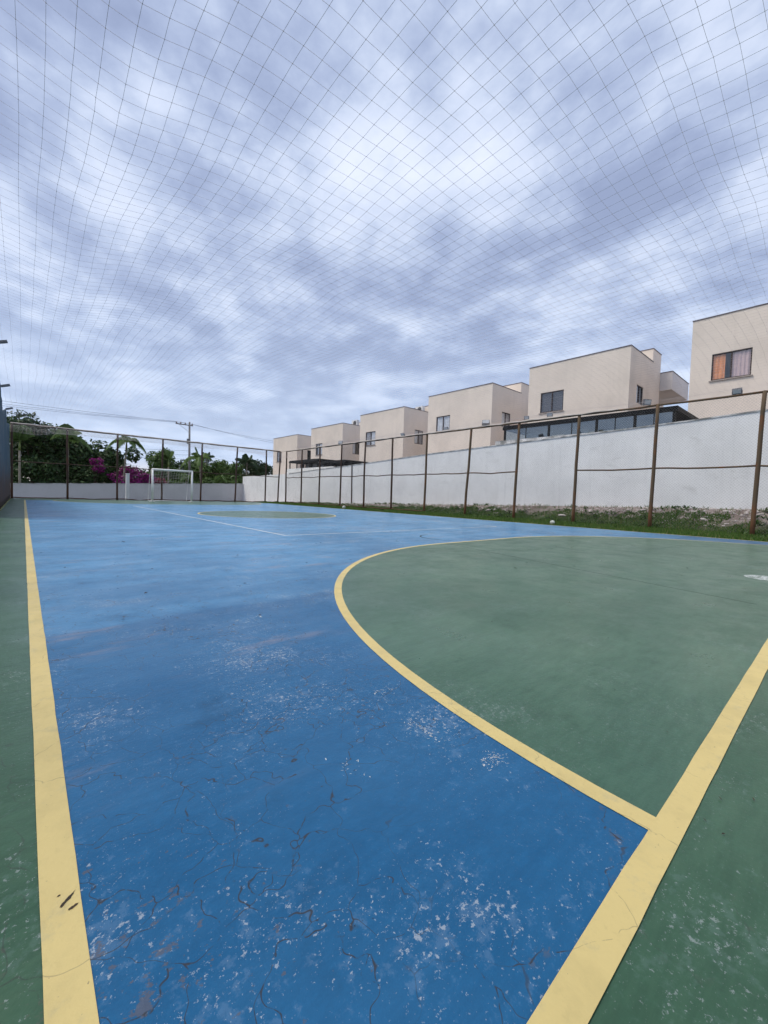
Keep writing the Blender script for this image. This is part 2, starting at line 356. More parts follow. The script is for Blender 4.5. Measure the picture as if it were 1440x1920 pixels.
M['stone'] = simple('rubble_stone', (0.62, 0.56, 0.53), (0.32, 0.28, 0.26), 6, 0.95, 0.2, 0.6, 30)
M['ball'] = simple('scuffed_ball', (0.55, 0.58, 0.52), (0.36, 0.39, 0.34), 14, 0.6)
M['tile'] = simple('red_roof_tile', (0.38, 0.10, 0.06), (0.28, 0.08, 0.05), 4, 0.9)
M['tarp'] = tarp_mat()
M['scribble'] = scribble_mat()
M['litter'] = simple('dry_leaf', (0.07, 0.045, 0.025), (0.035, 0.028, 0.02), 20, 0.9)
M['flake'] = simple('paint_flake', (0.54, 0.56, 0.56), (0.36, 0.40, 0.44), 20, 0.8)

# ------------------------------------------------------------------ mesh helpers
class MB:
    def __init__(s): s.v = []; s.f = []
    def quad(s, a, b, c, d):
        i = len(s.v); s.v += [tuple(a), tuple(b), tuple(c), tuple(d)]; s.f.append((i, i + 1, i + 2, i + 3)); return s
    def box(s, x0, x1, y0, y1, z0, z1):
        i = len(s.v)
        s.v += [(x0, y0, z0), (x1, y0, z0), (x1, y1, z0), (x0, y1, z0), (x0, y0, z1), (x1, y0, z1), (x1, y1, z1), (x0, y1, z1)]
        for f in ((0, 3, 2, 1), (4, 5, 6, 7), (0, 1, 5, 4), (1, 2, 6, 5), (2, 3, 7, 6), (3, 0, 4, 7)): s.f.append(tuple(i + q for q in f))
        return s
    def obox(s, c, ax, ay, az):
        """oriented box: centre and three half-axis vectors"""
        c, ax, ay, az = Vector(c), Vector(ax), Vector(ay), Vector(az); i = len(s.v)
        for sz in (-1, 1):
            for sx, sy in ((-1, -1), (1, -1), (1, 1), (-1, 1)): s.v.append(tuple(c + ax * sx + ay * sy + az * sz))
        for f in ((0, 3, 2, 1), (4, 5, 6, 7), (0, 1, 5, 4), (1, 2, 6, 5), (2, 3, 7, 6), (3, 0, 4, 7)): s.f.append(tuple(i + q for q in f))
        return s
    def tube(s, pts, r, n=8, cap=True):
        pts = [Vector(p) for p in pts]; rs = r if isinstance(r, (list, tuple)) else [r] * len(pts)
        base = len(s.v); prev = None
        for k, p in enumerate(pts):
            t = (pts[min(k + 1, len(pts) - 1)] - pts[max(k - 1, 0)]).normalized()
            if prev is None:
                a = Vector((0, 0, 1)) if abs(t.z) < 0.9 else Vector((1, 0, 0)); x = t.cross(a).normalized()
            else:
                x = (prev - t * prev.dot(t)).normalized()
            prev = x; y = t.cross(x)
            for j in range(n):
                a = 2 * math.pi * j / n
                s.v.append(tuple(p + (x * math.cos(a) + y * math.sin(a)) * rs[k]))
        for k in range(len(pts) - 1):
            for j in range(n):
                a = base + k * n + j; b = base + k * n + (j + 1) % n
                s.f.append((a, b, b + n, a + n))
        if cap:
            s.f.append(tuple(base + j for j in reversed(range(n)))); e = base + (len(pts) - 1) * n
            s.f.append(tuple(e + j for j in range(n)))
        return s
    def build(s, name, mat, parent=None, smooth=False):
        o = Vector(parent.matrix_world.translation) if parent else Vector((0, 0, 0))
        if parent: o = ORIG[parent.name]
        me = bpy.data.meshes.new(name)
        me.from_pydata([tuple(Vector(p) - o) for p in s.v] if o.length else s.v, [], s.f)
        me.materials.append(mat)
        if smooth: me.polygons.foreach_set('use_smooth', [True] * len(me.polygons))
        me.update()
        ob = bpy.data.objects.new(name, me); col.objects.link(ob)
        ORIG[ob.name] = o
        if parent: ob.parent = parent
        return ob
ORIG = {}
def tag(o, label, cat, group=None, kind=None):
    o['label'] = label; o['category'] = cat
    if group: o['group'] = group
    if kind: o['kind'] = kind
    return o
def thing(name, label, cat, loc, group=None):
    o = bpy.data.objects.new(name, None); o.empty_display_size = 0.2; col.objects.link(o); o.location = loc
    ORIG[o.name] = Vector(loc)
    return tag(o, label, cat, group)
def lerp_tab(t, x):
    if x <= t[0][0]: return t[0][1]
    for (a, b), (c, d) in zip(t, t[1:]):
        if x <= c: return b + (d - b) * (x - a) / (c - a)
    return t[-1][1]
def ns(x, y, z=0.0): return mnoise.noise(Vector((x, y, z)))

# ------------------------------------------------------------------ measures of the place (metres)
X0, X1 = 0.053, 13.43          # touchlines
Y0, Y1 = 0.253, 27.75          # goal lines
LW = 0.062                     # line width
XF, YF, HF = 15.71, 30.58, 4.13  # right fence, far fence, fence height
XT = -0.53                     # sheeted fence on the left
XW, YW = 17.5, 42.5            # boundary walls
BANK = [(-8, .78), (1.8, .75), (4.9, .70), (10.2, .57), (16, .40), (22, .22), (27, .08), (34.7, -.10), (42.6, -.25)]
WTOP = [(-8, 4.3), (1.81, 3.90), (5.0, 3.71), (10.3, 3.52), (16.2, 3.29), (22.2, 2.96), (27.6, 2.74), (32.7, 2.48), (42.7, 2.38)]
def ground_z(x, y):
    far = -0.30 * max(0.0, min(1.0, (y - 30.9) / 11.6))
    if x < 13.4: return far if y > 30.9 else -0.03
    zb = lerp_tab(BANK, y)
    t = max(0.0, min(1.0, (x - 15.5) / 1.9))
    t = t * t * (3 - 2 * t)
    z = far * (1 - t) + zb * t - 0.012 * (1 - t)
    if 13.6 < x < 17.4 and y < 44: z += (0.02 + 0.07 * t * (1 - t) * 4) * (ns(x * 1.3, y * 1.3) + 0.6 * ns(x * 4, y * 4, 3)) * min(1.0, (x - 13.6) / 0.5)
    return z

# ------------------------------------------------------------------ ground, hillside, court
gx = [-900, -300, -120, -50, -20, -8, -3, 0, 6, 13.3] + [13.55 + 0.16 * i for i in range(26)] + [17.8, 24, 40, 90, 300, 900]
gy = [-300, -90, -30, -8] + [-4 + 0.3 * i for i in range(160)] + [46, 52, 65, 90, 140, 300, 1200]
g = MB()
for y in gy:
    for x in gx: g.v.append((x, y, ground_z(x, y)))
nx = len(gx)
for j in range(len(gy) - 1):
    for i in range(nx - 1): g.f.append((j * nx + i, j * nx + i + 1, (j + 1) * nx + i + 1, (j + 1) * nx + i))
tag(g.build('ground', M['earth'], smooth=True), 'bare earth and rough grass around the court', 'ground', kind='structure')
h = MB(); hx = [17.62, 19, 21, 24, 30, 60, 200, 600]; hy = [-60, -20, -8, 0, 5, 10, 16, 22, 28, 34, 42, 60, 100]
for y in hy:
    for x in hx: h.v.append((x, y, lerp_tab(WTOP, y) - 1.25 + max(0, x - 19) * 0.01))
for j in range(len(hy) - 1):
    for i in range(len(hx) - 1): h.f.append((j * len(hx) + i, j * len(hx) + i + 1, (j + 1) * len(hx) + i + 1, (j + 1) * len(hx) + i))
tag(h.build('hillside', M['earth']), 'raised ground of the house plots behind the white wall', 'hillside', kind='structure')

tag(MB().box(XT + 0.02, X1 + 0.11, -4.0, 30.75, -0.15, 0.0).build('court', M['green']), 'green painted concrete sports court slab', 'court', kind='structure')
def sheet(name, pts, z, mat, label, cat='court paint'):
    me = bpy.data.meshes.new(name); me.from_pydata([(x, y, z) for x, y in pts], [], [tuple(range(len(pts)))]); me.materials.append(mat)
    o = bpy.data.objects.new(name, me); col.objects.link(o); return tag(o, label, cat, kind='structure')
def ribbon(name, outer, inner, z, mat, label, closed=False):
    n = len(outer); v = [(x, y, z) for x, y in outer] + [(x, y, z) for x, y in inner]
    f = [(i, (i + 1) % n, n + (i + 1) % n, n + i) for i in range(n if closed else n - 1)]
    me = bpy.data.meshes.new(name); me.from_pydata(v, [], f); me.materials.append(mat)
    o = bpy.data.objects.new(name, me); col.objects.link(o); return tag(o, label, 'court line', kind='structure')
def rect(x0, x1, y0, y1): return [(x0, y0), (x1, y0), (x1, y1), (x0, y1)]
sheet('pitch_surface', rect(X0, X1, Y0, Y1), 0.0008, M['blue'], 'blue painted playing surface with chips and cracks')
CL, CR_, RD = 5.62, 7.86, 4.47
def dee(r, y, sgn, wob=0.0):
    p = []
    for i in range(41):
        a = math.pi - math.pi / 2 * i / 40; p.append((CL + r * math.cos(a), y + sgn * r * math.sin(a)))
    for i in range(41):
        a = math.pi / 2 - math.pi / 2 * i / 40; p.append((CR_ + r * math.cos(a), y + sgn * r * math.sin(a)))
    return p
sheet('goal_area', dee(RD - 0.03, Y0, 1), 0.0016, M['green_in'], 'green goal area inside the near yellow curve')
sheet('goal_area', dee(RD - 0.03, Y1, -1)[::-1], 0.0016, M['green_in'], 'green goal area before the far white goal')
ribbon('goal_area_line', dee(RD, Y0, 1), dee(RD - LW, Y0, 1), 0.0024, M['yellow'], 'yellow curve around the near goal area')
ribbon('goal_area_line', dee(RD, Y1, -1), dee(RD - LW, Y1, -1), 0.0024, M['yellow'], 'yellow curve around the far goal area')
XC, YC, RC = 6.78, 14.0, 2.42
circ = lambda r: [(XC + r * math.cos(2 * math.pi * i / 72), YC + r * math.sin(2 * math.pi * i / 72)) for i in range(72)]
sheet('centre_circle', circ(RC - 0.03), 0.0016, M['green_in'], 'green disc in the middle of the court')
ribbon('centre_circle_line', circ(RC), circ(RC - LW), 0.0024, M['yellow'], 'yellow ring around the green centre disc', True)
# straight lines, hand painted: slightly uneven edges
def line(name, a, b, wdt, z, mat, label):
    a, b = Vector(a), Vector(b); L = (b - a).length; n = max(2, int(L / 0.12)); d = (b - a) / L; q = Vector((-d.y, d.x))
    o, i = [], []
    for k in range(n + 1):
        p = a + d * (L * k / n); e1 = 0.0022 * ns(p.x * 6, p.y * 6, z * 2000); e2 = 0.0022 * ns(p.x * 6 + 9, p.y * 6, 4)
        o.append(tuple(p + q * (wdt / 2 + e1))); i.append(tuple(p - q * (wdt / 2 + e2)))
    return ribbon(name, i, o, z, mat, label)
line('touchline', (X0, -0.0 + Y0 - LW / 2), (X0, Y1 + LW / 2), LW, 0.0028, M['yellow'], 'yellow touchline running away along the dark sheeted fence')
line('touchline', (X1, Y0), (X1, Y1), LW, 0.0028, M['yellow'], 'faint touchline along the grass verge')
line('goal_line', (X0 - LW / 2, Y0), (X1 + LW / 2, Y0), LW, 0.0033, M['yellow'], 'yellow goal line crossing the near right corner')
line('goal_line', (X0, Y1), (X1, Y1), LW, 0.0033, M['yellow'], 'yellow goal line below the far goal')
VL, VR, VN, VF = 3.68, 10.66, 6.93, 21.07
for nm, a, b, lb in (('volleyball_line', (VL, VN), (VL, VF), 'thin white inner sideline nearer the dark fence'), ('volleyball_line', (VR, VN), (VR, VF), 'thin white inner sideline nearer the houses'),
                     ('volleyball_line', (VL - .02, VN), (VR + .02, VN), 'thin white inner end line nearer the camera'), ('volleyball_line', (VL - .02, VF), (VR + .02, VF), 'thin white inner end line nearer the goal')):
    line(nm, a, b, 0.045, 0.0026 if 'side' in lb else 0.0030, M['whiteline'], lb)
ribbon('dark_arc_mark', [(6.55 + .62 * math.cos(a), 5.35 + .62 * math.sin(a)) for a in [1.6 + i * .12 for i in range(20)]],
       [(6.55 + .59 * math.cos(a), 5.35 + .59 * math.sin(a)) for a in [1.6 + i * .12 for i in range(20)]], 0.0015, M['joint'], 'thin dark arc on the blue paint beyond the near goal area')
jp = [(5.60 - 1.02 * t + 0.012 * ns(t * 7, 1), 4.66 - 4.2 * t) for t in [i / 40 for i in range(41)]]
ribbon('concrete_joint', [(x - .006, y) for x, y in jp], [(x + .006, y) for x, y in jp], 0.0022, M['joint'], 'dark joint across the near green goal area')
sp = [(6.42 + (.20 + .05 * ns(math.cos(a) * 2, math.sin(a) * 2)) * math.cos(a), 0.60 + (.17 + .04 * ns(math.cos(a) * 3, math.sin(a) * 2, 5)) * math.sin(a)) for a in [2 * math.pi * i / 40 for i in range(40)]]
sheet('worn_paint_patch', sp, 0.0024, M['scribble'], 'scratchy white paint patch on the green goal area', 'paint patch')
tag(MB().box(X1 + 0.112, X1 + 0.20, -4, 30.7, -0.15, -0.006).build('slab_edge', M['concrete']), 'raw concrete edge of the slab along the grass', 'slab edge', kind='structure')

# ------------------------------------------------------------------ boundary walls
def strip_wall(name, label, x0, x1, ytab, ybot, y0, y1, step, mat):
    b = MB(); n = int((y1 - y0) / step); i0 = len(b.v)
    for k in range(n + 1):
        y = y0 + (y1 - y0) * k / n; zt = ytab(y); zb = ybot(y)
        b.v += [(x0, y, zb), (x0, y, zt), (x1, y, zt), (x1, y, zb)]
    for k in range(n):
        a = k * 4
        for q in range(3): b.f.append((a + q, a + q + 1, a + q + 5, a + q + 4))
    b.f.append((0, 1, 2, 3)); b.f.append(tuple(n * 4 + q for q in (3, 2, 1, 0)))
    return b
wt = thing('boundary_wall', 'long white plastered boundary wall below the beige houses', 'wall', (XW, 18, 0))
strip_wall('w', '', XW, XW + 0.16, lambda y: lerp_tab(WTOP, y), lambda y: lerp_tab(BANK, y) - 0.5, -8, YW + 0.16, 0.5, M['wall']).build('wall_face', M['wall'], wt)
cp = MB()
yy = -8.0
while yy < 32.6:
    y2 = min(32.6, yy + 2.4); z1, z2 = lerp_tab(WTOP, yy), lerp_tab(WTOP, y2); j = 0.012 * ns(yy, 3)
    i = len(cp.v)
    for y, z in ((yy + .004, z1), (y2 - .004, z2)):
        cp.v += [(XW - .025, y, z - .01 + j), (XW + .185, y, z - .01 + j), (XW + .185, y, z + .035 + j), (XW - .025, y, z + .035 + j)]
    for f in ((0, 1, 2, 3), (7, 6, 5, 4), (0, 4, 5, 1), (1, 5, 6, 2), (2, 6, 7, 3), (3, 7, 4, 0)): cp.f.append(tuple(i + q for q in f))
    yy = y2
cp.build('coping', M['capping'], wt)
MB().tube([(XW - .04, 23.3, 0.12), (XW - .04, 23.34, 1.5), (XW - .04, 23.37, 2.93)], 0.035, 8).build('drain_pipe', M['postb'], wt)
# far wall
bw = thing('boundary_wall', 'low grey plastered wall across the far end below the trees', 'wall', (8, YW, -0.3))
b = MB(); n = 40; xs = [-14 + (XW + 14) * i / n for i in range(n + 1)]
ztop = lambda x: 0.84 + 0.043 * x
for x in xs: b.v += [(x, YW, -0.6), (x, YW, ztop(x)), (x, YW + .16, ztop(x)), (x, YW + .16, -0.6)]
for k in range(n):
    for q in range(3): b.f.append((k * 4 + q + 4, k * 4 + q + 5, k * 4 + q + 1, k * 4 + q))
b.build('wall_face', M['backwall'], bw)
b = MB()
for k in range(0, n, 2):
    xa, xb = xs[k] + .005, xs[k + 2] - .005; j = 0.015 * ns(xa, 8)
    b.v += [(xa, YW - .03, ztop(xa) + j), (xb, YW - .03, ztop(xb) + j), (xb, YW + .19, ztop(xb) + j), (xa, YW + .19, ztop(xa) + j)]
    b.v += [(p[0], p[1], p[2] + .05) for p in b.v[-4:]]
    i = len(b.v) - 8
    for f in ((0, 3, 2, 1), (4, 5, 6, 7), (0, 1, 5, 4), (1, 2, 6, 5), (2, 3, 7, 6), (3, 0, 4, 7)): b.f.append(tuple(i + q for q in f))
b.build('coping', M['capping'], bw)
cpst = thing('concrete_post', 'short white concrete post standing behind the far fence', 'post', (5.42, 33.1, -0.06))
MB().box(5.32, 5.52, 33.0, 33.2, -0.1, 1.74).build('shaft', M['wall'], cpst)
MB().box(5.305, 5.535, 32.985, 33.215, 1.742, 1.79).build('cap', M['wall'], cpst)

# ------------------------------------------------------------------ fences
def wob(a, b, n, amp, seed, sag=0.0):
    a, b = Vector(a), Vector(b); L = (b - a).length; r = []
    for k in range(n + 1):
        t = k / n; p = a.lerp(b, t); e = 4 * t * (1 - t)
        r.append(p + Vector((ns(t * 3, seed), ns(t * 3, seed, 5), ns(t * 3, seed, 9))) * amp * e - Vector((0, 0, sag * e)))
    return r
def wires(mb, fn, length, H, pitch, r):
    """chain-link: two families of straight diagonal wires; fn(s, z, off) -> point"""
    n = int((length + H) / pitch)
    for k in range(n):
        for d in (1, -1):
            s0 = -H + k * pitch if d == 1 else k * pitch
            za, zb = 0.0, H; sa_, sb_ = s0, s0 + d * H
            lo, hi = (sa_, sb_) if d == 1 else (sb_, sa_)
            if hi <= 0 or lo >= length: continue
            def zat(s): return (s - s0) * d
            c0, c1 = max(lo, 0.0), min(hi, length)
            mb.tube([fn(c0, zat(c0), d * r), fn(c1, zat(c1), d * r)], r, 3, False)

fr = thing('mesh_fence', 'tall wire mesh fence on rusty posts along the white wall', 'fence', (XF, 15, 0))
PY = [29.70, 27.30, 24.78, 22.23, 19.72, 17.21, 14.62, 11.98, 9.41, 6.89, 4.34, 1.77, -0.8, -3.3]
LEANS = [(0, 0), (.02, .02), (0, .03), (.03, 0), (0, -.02), (0, .03), (.02, 0), (.05, -.14), (.02, -.06), (.0, -.04), (.0, -.03), (0, -.06), (0, 0), (0, 0)]
tops = []
for k, (y, (lx, ly)) in enumerate(zip(PY, LEANS)):
    zb = ground_z(XF, y) - 0.15; tp = (XF + lx, y + ly, HF); tops.append(Vector(tp))
    r0 = 0.056
    MB().tube(wob((XF, y - ly * .2, zb), tp, 7, 0.03, k * 3.1), [r0 * (1.06 - 0.02 * q) for q in range(8)], 10).build('post', M['post'] if y < 15 else M['postb'], fr, True)
for k in range(len(PY) - 1):
    a, b_ = tops[k], tops[k + 1]; m = M['post'] if PY[k] < 15 else M['postb']
    MB().tube(wob(a - Vector((0, 0, .03)), b_ - Vector((0, 0, .03)), 6, 0.03, k * 1.7, 0.015), 0.034, 8).build('top_rail', m, fr, True)
    if k != 8:
        MB().tube(wob((XF, PY[k], 2.02), (XF, PY[k + 1], 2.02), 6, 0.05, k * 2.3, 0.03), 0.027, 8).build('mid_rail', m, fr, True)
    if PY[k] > 17: MB().tube(wob((XF - .02, PY[k], 0.10), (XF - .02, PY[k + 1], 0.10), 6, 0.04, k * 2.9, 0.02), 0.028, 6).build('bottom_rail', m, fr, True)
mb = MB(); wires(mb, lambda s, z, o: (XF + .060 + o, -3.3 + s, max(z, 0.02) + 0.02), 33.3, HF - 0.06, 0.085, 0.0012)
mb.build('wire_mesh', M['wire'], fr)

fb = thing('mesh_fence', 'wire mesh fence on dark posts across the far end behind the goal', 'fence', (7.5, YF, 0))
PX = [XT + .05, 1.96, 4.45, 6.98, 9.48, 11.96, 14.38, 15.55]
LB = [0, -.02, 0, .05, .08, .14, .03, .02]
tb = []
for k, (x, lx) in enumerate(zip(PX, LB)):
    tp = Vector((x + lx, YF, HF)); tb.append(tp)
    yy = YF if k < 7 else YF - .1
    MB().tube(wob((x - (.14 if k == 7 else 0), yy, -0.15), (tp.x, yy, HF), 7, 0.035, 40 + k * 3.1), 0.056, 10).build('post', M['postb'], fb, True)
for k in range(len(PX) - 1):
    MB().tube(wob(tb[k], tb[k + 1], 6, 0.03, 50 + k, 0.02), 0.034, 8).build('top_rail', M['postb'], fb, True)
    MB().tube(wob((PX[k], YF, 2.07), (PX[k + 1], YF, 2.07), 6, 0.05, 60 + k, 0.02), 0.027, 8).build('mid_rail', M['postb'], fb, True)
    MB().tube(wob((PX[k], YF, .07), (PX[k + 1], YF, .07), 6, 0.08, 70 + k, 0.03), 0.035, 6).build('bottom_rail', M['postb'], fb, True)
mb = MB(); wires(mb, lambda s, z, o: (XT + s, YF + .060 + o, z + 0.03), XF - XT - .1, HF - 0.06, 0.12, 0.0009)
mb.build('wire_mesh', M['postb'], fb)

# sheeted fence on the left
fl = thing('sheeted_fence', 'dark blue and rust stained sheeted fence along the left edge', 'fence', (XT, 12, 0))
TT = [(-4, 4.2), (8, 4.25), (13, 4.3), (16.5, 4.45), (17.6, 4.38), (18.3, 3.75), (19.0, 3.55), (21.5, 3.62), (23.2, 3.85), (24.4, 3.9), (25.6, 3.72), (28, 3.80), (30.5, 3.9)]
b = MB(); ny, nz = 90, 14
for j in range(ny + 1):
    y = 13.1 + 17.4 * j / ny; zt = lerp_tab(TT, y) + 0.05 * ns(y * 2, 1)
    for k in range(nz + 1):
        t = k / nz
        b.v.append((XT - 0.02 + 0.05 * ns(y * .7, t * 2.4) * math.sin(math.pi * t) - 0.10 * t * t * (0.5 + 0.5 * math.sin(y * 1.26)) + 0.012 * math.sin(y * 24), y, 0.02 + (zt - 0.02) * t))
for j in range(ny):
    for k in range(nz): b.f.append((j * (nz + 1) + k, j * (nz + 1) + k + 1, (j + 1) * (nz + 1) + k + 1, (j + 1) * (nz + 1) + k))
sh = b.build('sheet', M['tarp'], fl, True)
md = sh.modifiers.new('t', 'SOLIDIFY'); md.thickness = 0.012
mb = MB(); wires(mb, lambda s, z, o: (XT - .04 + o, -3.0 + s, z + 0.03), 16.0, HF - 0.06, 0.085, 0.0012); mb.build('wire_mesh', M['wire'], fl)  # unseen near stretch, left as open mesh to let sun onto the court
for k in range(6): MB().tube([(XT - .16, -2.9 + 2.5 * k, 2.05), (XT - .16, -.4 + 2.5 * k, 2.05)], .027, 8).build('mid_rail', M['postb'], fl, True)
for k in range(6): MB().tube([(XT - .20, -2.9 + 2.5 * k, 4.12), (XT - .20, -.4 + 2.5 * k, 4.12)], .034, 8).build('top_rail', M['postb'], fl, True)
for k in range(14):
    y = -3 + 2.5 * k + 0.1
    MB().tube([(XT - .10, y, -.1), (XT - .16, y, 2), (XT - .20, y, 4.15)], 0.05, 8).build('post', M['postb'], fl, True)

# floodlights
def flood(loc, aim, size, label, arm):
    t = thing('floodlight', label, 'floodlight', loc, 'floodlights on the fence rails')
    a = Vector(aim).normalized(); sx = a.cross(Vector((0, 0, 1))).normalized(); sz = sx.cross(a)
    c = Vector(loc) + Vector(arm)
    MB().obox(c, sx * size, a * size * .28, sz * size * .72).build('housing', M['lamp'], t)
    MB().obox(c + a * size * .30, sx * size * .86, a * size * .02, sz * size * .58).build('lens', M['lampglass'], t)
    mb = MB()
    for s_ in (-1, 1): mb.tube([c + sx * size * s_ * 1.06, c + sx * size * s_ * 1.06 - Vector((0, 0, size * .9)), Vector(loc)], 0.010, 6)
    mb.build('bracket', M['lamp'], t)
    b2 = MB()
    for q in (-.5, 0, .5): b2.obox(c - a * size * .34 + sx * size * q, sx * size * .04, a * size * .06, sz * size * .6)
    b2.build('cooling_fin', M['lamp'], t)
flood((XF, 2.31, 4.14), (-1, 0.1, -.5), 0.11, 'floodlight on the top rail before the house with the orange curtain', (-.03, 0, .075))
flood((XF, 8.0, 4.15), (-1, -.2, -.5), 0.10, 'small floodlight on the rail before the dark blind window', (-.03, 0, .10))
flood((XF, 11.0, 4.16), (-.8, -.5, .7), 0.16, 'tilted floodlight on the rail before the white curtain house', (-.03, 0, .12))
flood((XF, 13.3, 4.14), (-1, -.1, -.6), 0.10, 'small floodlight on the rail left of the tilted one', (-.03, 0, .10))
flood((XF, 16.4, 4.14), (-1, -.1, -.7), 0.12, 'floodlight on the rail before the grey curtain house', (-.03, 0, .08))
flood((XF, 22.3, 4.14), (-.8, -.5, .2), 0.14, 'farthest floodlight on the right fence rail, before the second farthest house', (-.03, 0, .10))
flood((XF - .02, 4.62, 4.16), (-.5, -.8, -.2), 0.13, 'pale floodlight on the rail beside the second post from the right', (-.03, 0, .07))
flood((XF, 9.0, 4.15), (-1, -.3, -.3), 0.09, 'small floodlight on the rail above the black veranda', (-.03, 0, .10))
for y, z, lb in ((15.6, 4.62, 'nearest lamp on a short arm over the dark sheeted fence'), (18.5, 3.95, 'middle lamp on a short arm over the dark sheeted fence'), (23.3, 3.86, 'farthest lamp on a short arm over the dark sheeted fence')):
    t = thing('arm_lamp', lb, 'lamp', (XT - .15, y, z), 'lamps over the sheeted fence')
    MB().tube([(XT - .19, y, z - .9), (XT - .16, y, z - .1), (XT + .0, y, z + .03)], 0.02, 6).build('arm', M['lamp'], t)
    MB().obox((XT + .09, y, z + .07), (.11, 0, .04), (0, .06, 0), (-.012, 0, .03)).build('lamp_head', M['lamp'], t)

# ------------------------------------------------------------------ overhead net
def net_z(x, y):
    dl, dr, db = x - XT, XF - x, YF - y
    d = min(dl, dr, db)
    z = HF + 0.02 + 0.26 * (1 - math.exp(-max(d, 0) / 2.2))
    z -= 0.62 * math.exp(-((db - 1.9) / 1.3) ** 2)
    z -= 0.22 * math.exp(-((dr - 1.6) / 1.0) ** 2) + 0.16 * math.exp(-((dl - 1.0) / 0.7) ** 2)
    ed = min(1.0, d / 1.2)
    nr = 1 / (1 + max(0.0, math.hypot(x, y) - 4) / 5)
    z += ed * nr * (0.14 * ns(x * .40, y * .28, 2) + 0.035 * ns(x * .9, y * .8, 7) - 0.16 * abs(ns(x * .33 + 3, y * .30, 17)))
    z -= ed * nr * 0.16 * abs(math.sin((y - 1.2) * math.pi / 5.0)) ** 0.7
    return z
CELL = 0.163
nxn = int((XF - XT) / CELL); y_start = -3.0; nyn = int((YF - y_start) / CELL)
P = []
for j in range(nyn + 1):
    row = []
    y = y_start + (YF - y_start) * j / nyn
    for i in range(nxn + 1):
        x = XT + (XF - XT) * i / nxn
        e = min(1.0, min(x - XT, XF - x, YF - y) / 1.0)
        xx = x + e * (0.06 * ns(x * .5, y * .5, 11) + 0.006 * ns(x * 4, y * 4, 13)); yy = y + e * (0.06 * ns(x * .5, y * .5, 21) + 0.006 * ns(x * 4, y * 4, 23))
        row.append(Vector((xx, yy, net_z(x, y))))
    P.append(row)
nb = MB()
def seg(a, b, r):
    d = (b - a); i = len(nb.v)
    hx_ = Vector((-d.y, d.x, 0)); hx_.normalize(); up = Vector((0, 0, 1))
    for p in (a, b):
        nb.v += [tuple(p + hx_ * r), tuple(p - hx_ * r * .5 + up * r * .87), tuple(p - hx_ * r * .5 - up * r * .87)]
    for q in range(3): nb.f.append((i + q, i + (q + 1) % 3, i + 3 + (q + 1) % 3, i + 3 + q))
TR = 0.0013
for j in range(nyn + 1):
    for i in range(nxn + 1):
        if i < nxn: seg(P[j][i], P[j][i + 1], TR)
        if j < nyn: seg(P[j][i], P[j + 1][i], TR)
        p = P[j][i]
        if p.x < 9 and p.y < 10:
            k = len(nb.v); r = 0.0048
            nb.v += [tuple(p + Vector(q) * r) for q in ((1, 0, 0), (-1, 0, 0), (0, 1, 0), (0, -1, 0), (0, 0, 1), (0, 0, -1))]
            for f in ((0, 2, 4), (2, 1, 4), (1, 3, 4), (3, 0, 4), (2, 0, 5), (1, 2, 5), (3, 1, 5), (0, 3, 5)): nb.f.append(tuple(k + q for q in f))
nt_o = thing('overhead_net', 'x', 'net', (7.5, 15, HF))
no = nb.build('netting', M['net'], nt_o)
# bunched hem laced to the rails: a thick faded cord and a short hanging skirt
hb = MB()
hb.tube([(x, YF - .05, HF + .03 + .03 * ns(x * 2, 1)) for x in [XT + .25 * k for k in range(65)]], .024, 5)
hb.tube([(XF - .06, y, HF - .005 + .03 * ns(y * 2, 2)) for y in [5.5 + .25 * k for k in range(101)]], [.026 + .03 * abs(ns(y * 1.3, 4)) for y in [5.5 + .25 * k for k in range(101)]], 5)
hb.build('hem_cord', M['hem'], nt_o)
hb = MB()
for k in range(260):
    x = XT + .06 * k
    if x > XF - .1: break
    dp = .34 + .22 * ns(x * .5, 7)
    for s_ in (-1, 1): hb.tube([(x, YF - .09, HF), (x + s_ * dp * .8, YF - .10, HF - dp)], .0022, 3, False)
hb.build('hem_skirt', M['hem'], nt_o)
tag(nt_o, 'thin square mesh ball net stretched over the whole court', 'net')

# ------------------------------------------------------------------ goal
gl = thing('football_goal', 'white steel goal frame with a torn net at the far end', 'goal', (7.0, 28.2, 0))
GX0, GX1, GY, GH = 5.93, 8.20, 28.2, 1.98
for x in (GX0, GX1):
    MB().tube([(x, GY, 0.0), (x, GY, GH)], 0.06, 12).build('goal_post', M['white'], gl, True)
MB().tube([(GX0 - .045, GY, GH), (GX1 + .045, GY, GH)], 0.056, 12).build('crossbar', M['white'], gl, True)
for x in (GX0, GX1):
    MB().tube([(x, GY + .04, GH), (x, GY + .55, GH - .06), (x, GY + .80, GH - .5), (x, GY + 1.15, .03), (x, GY + .04, .03)], 0.012, 6).build('side_hoop', M['white'], gl, True)
MB().tube([(GX0, GY + 1.15, .03), (GX1, GY + 1.15, .03)], 0.02, 6).build('back_bar', M['white'], gl, True)
MB().box(GX0 - .17, GX0 + .14, GY - .07, GY + .07, 0.001, .03).build('foot_plate', M['white'], gl)
MB().box(GX1 - .17, GX1 + .10, GY - .07, GY + .07, 0.001, .03).build('foot_plate', M['white'], gl)
b = MB()
def gp(x, t):
    pr = [(GY + .06, GH), (GY + .55, GH - .06), (GY + .80, GH - .5), (GY + 1.15, .05)]
    s = t * 3; k = min(2, int(s)); f_ = s - k
    return Vector((x, pr[k][0] + (pr[k + 1][0] - pr[k][0]) * f_ + .06 * ns(x * 2, t * 3), pr[k][1] + (pr[k + 1][1] - pr[k][1]) * f_ - .05 * abs(ns(x * 3, t))))
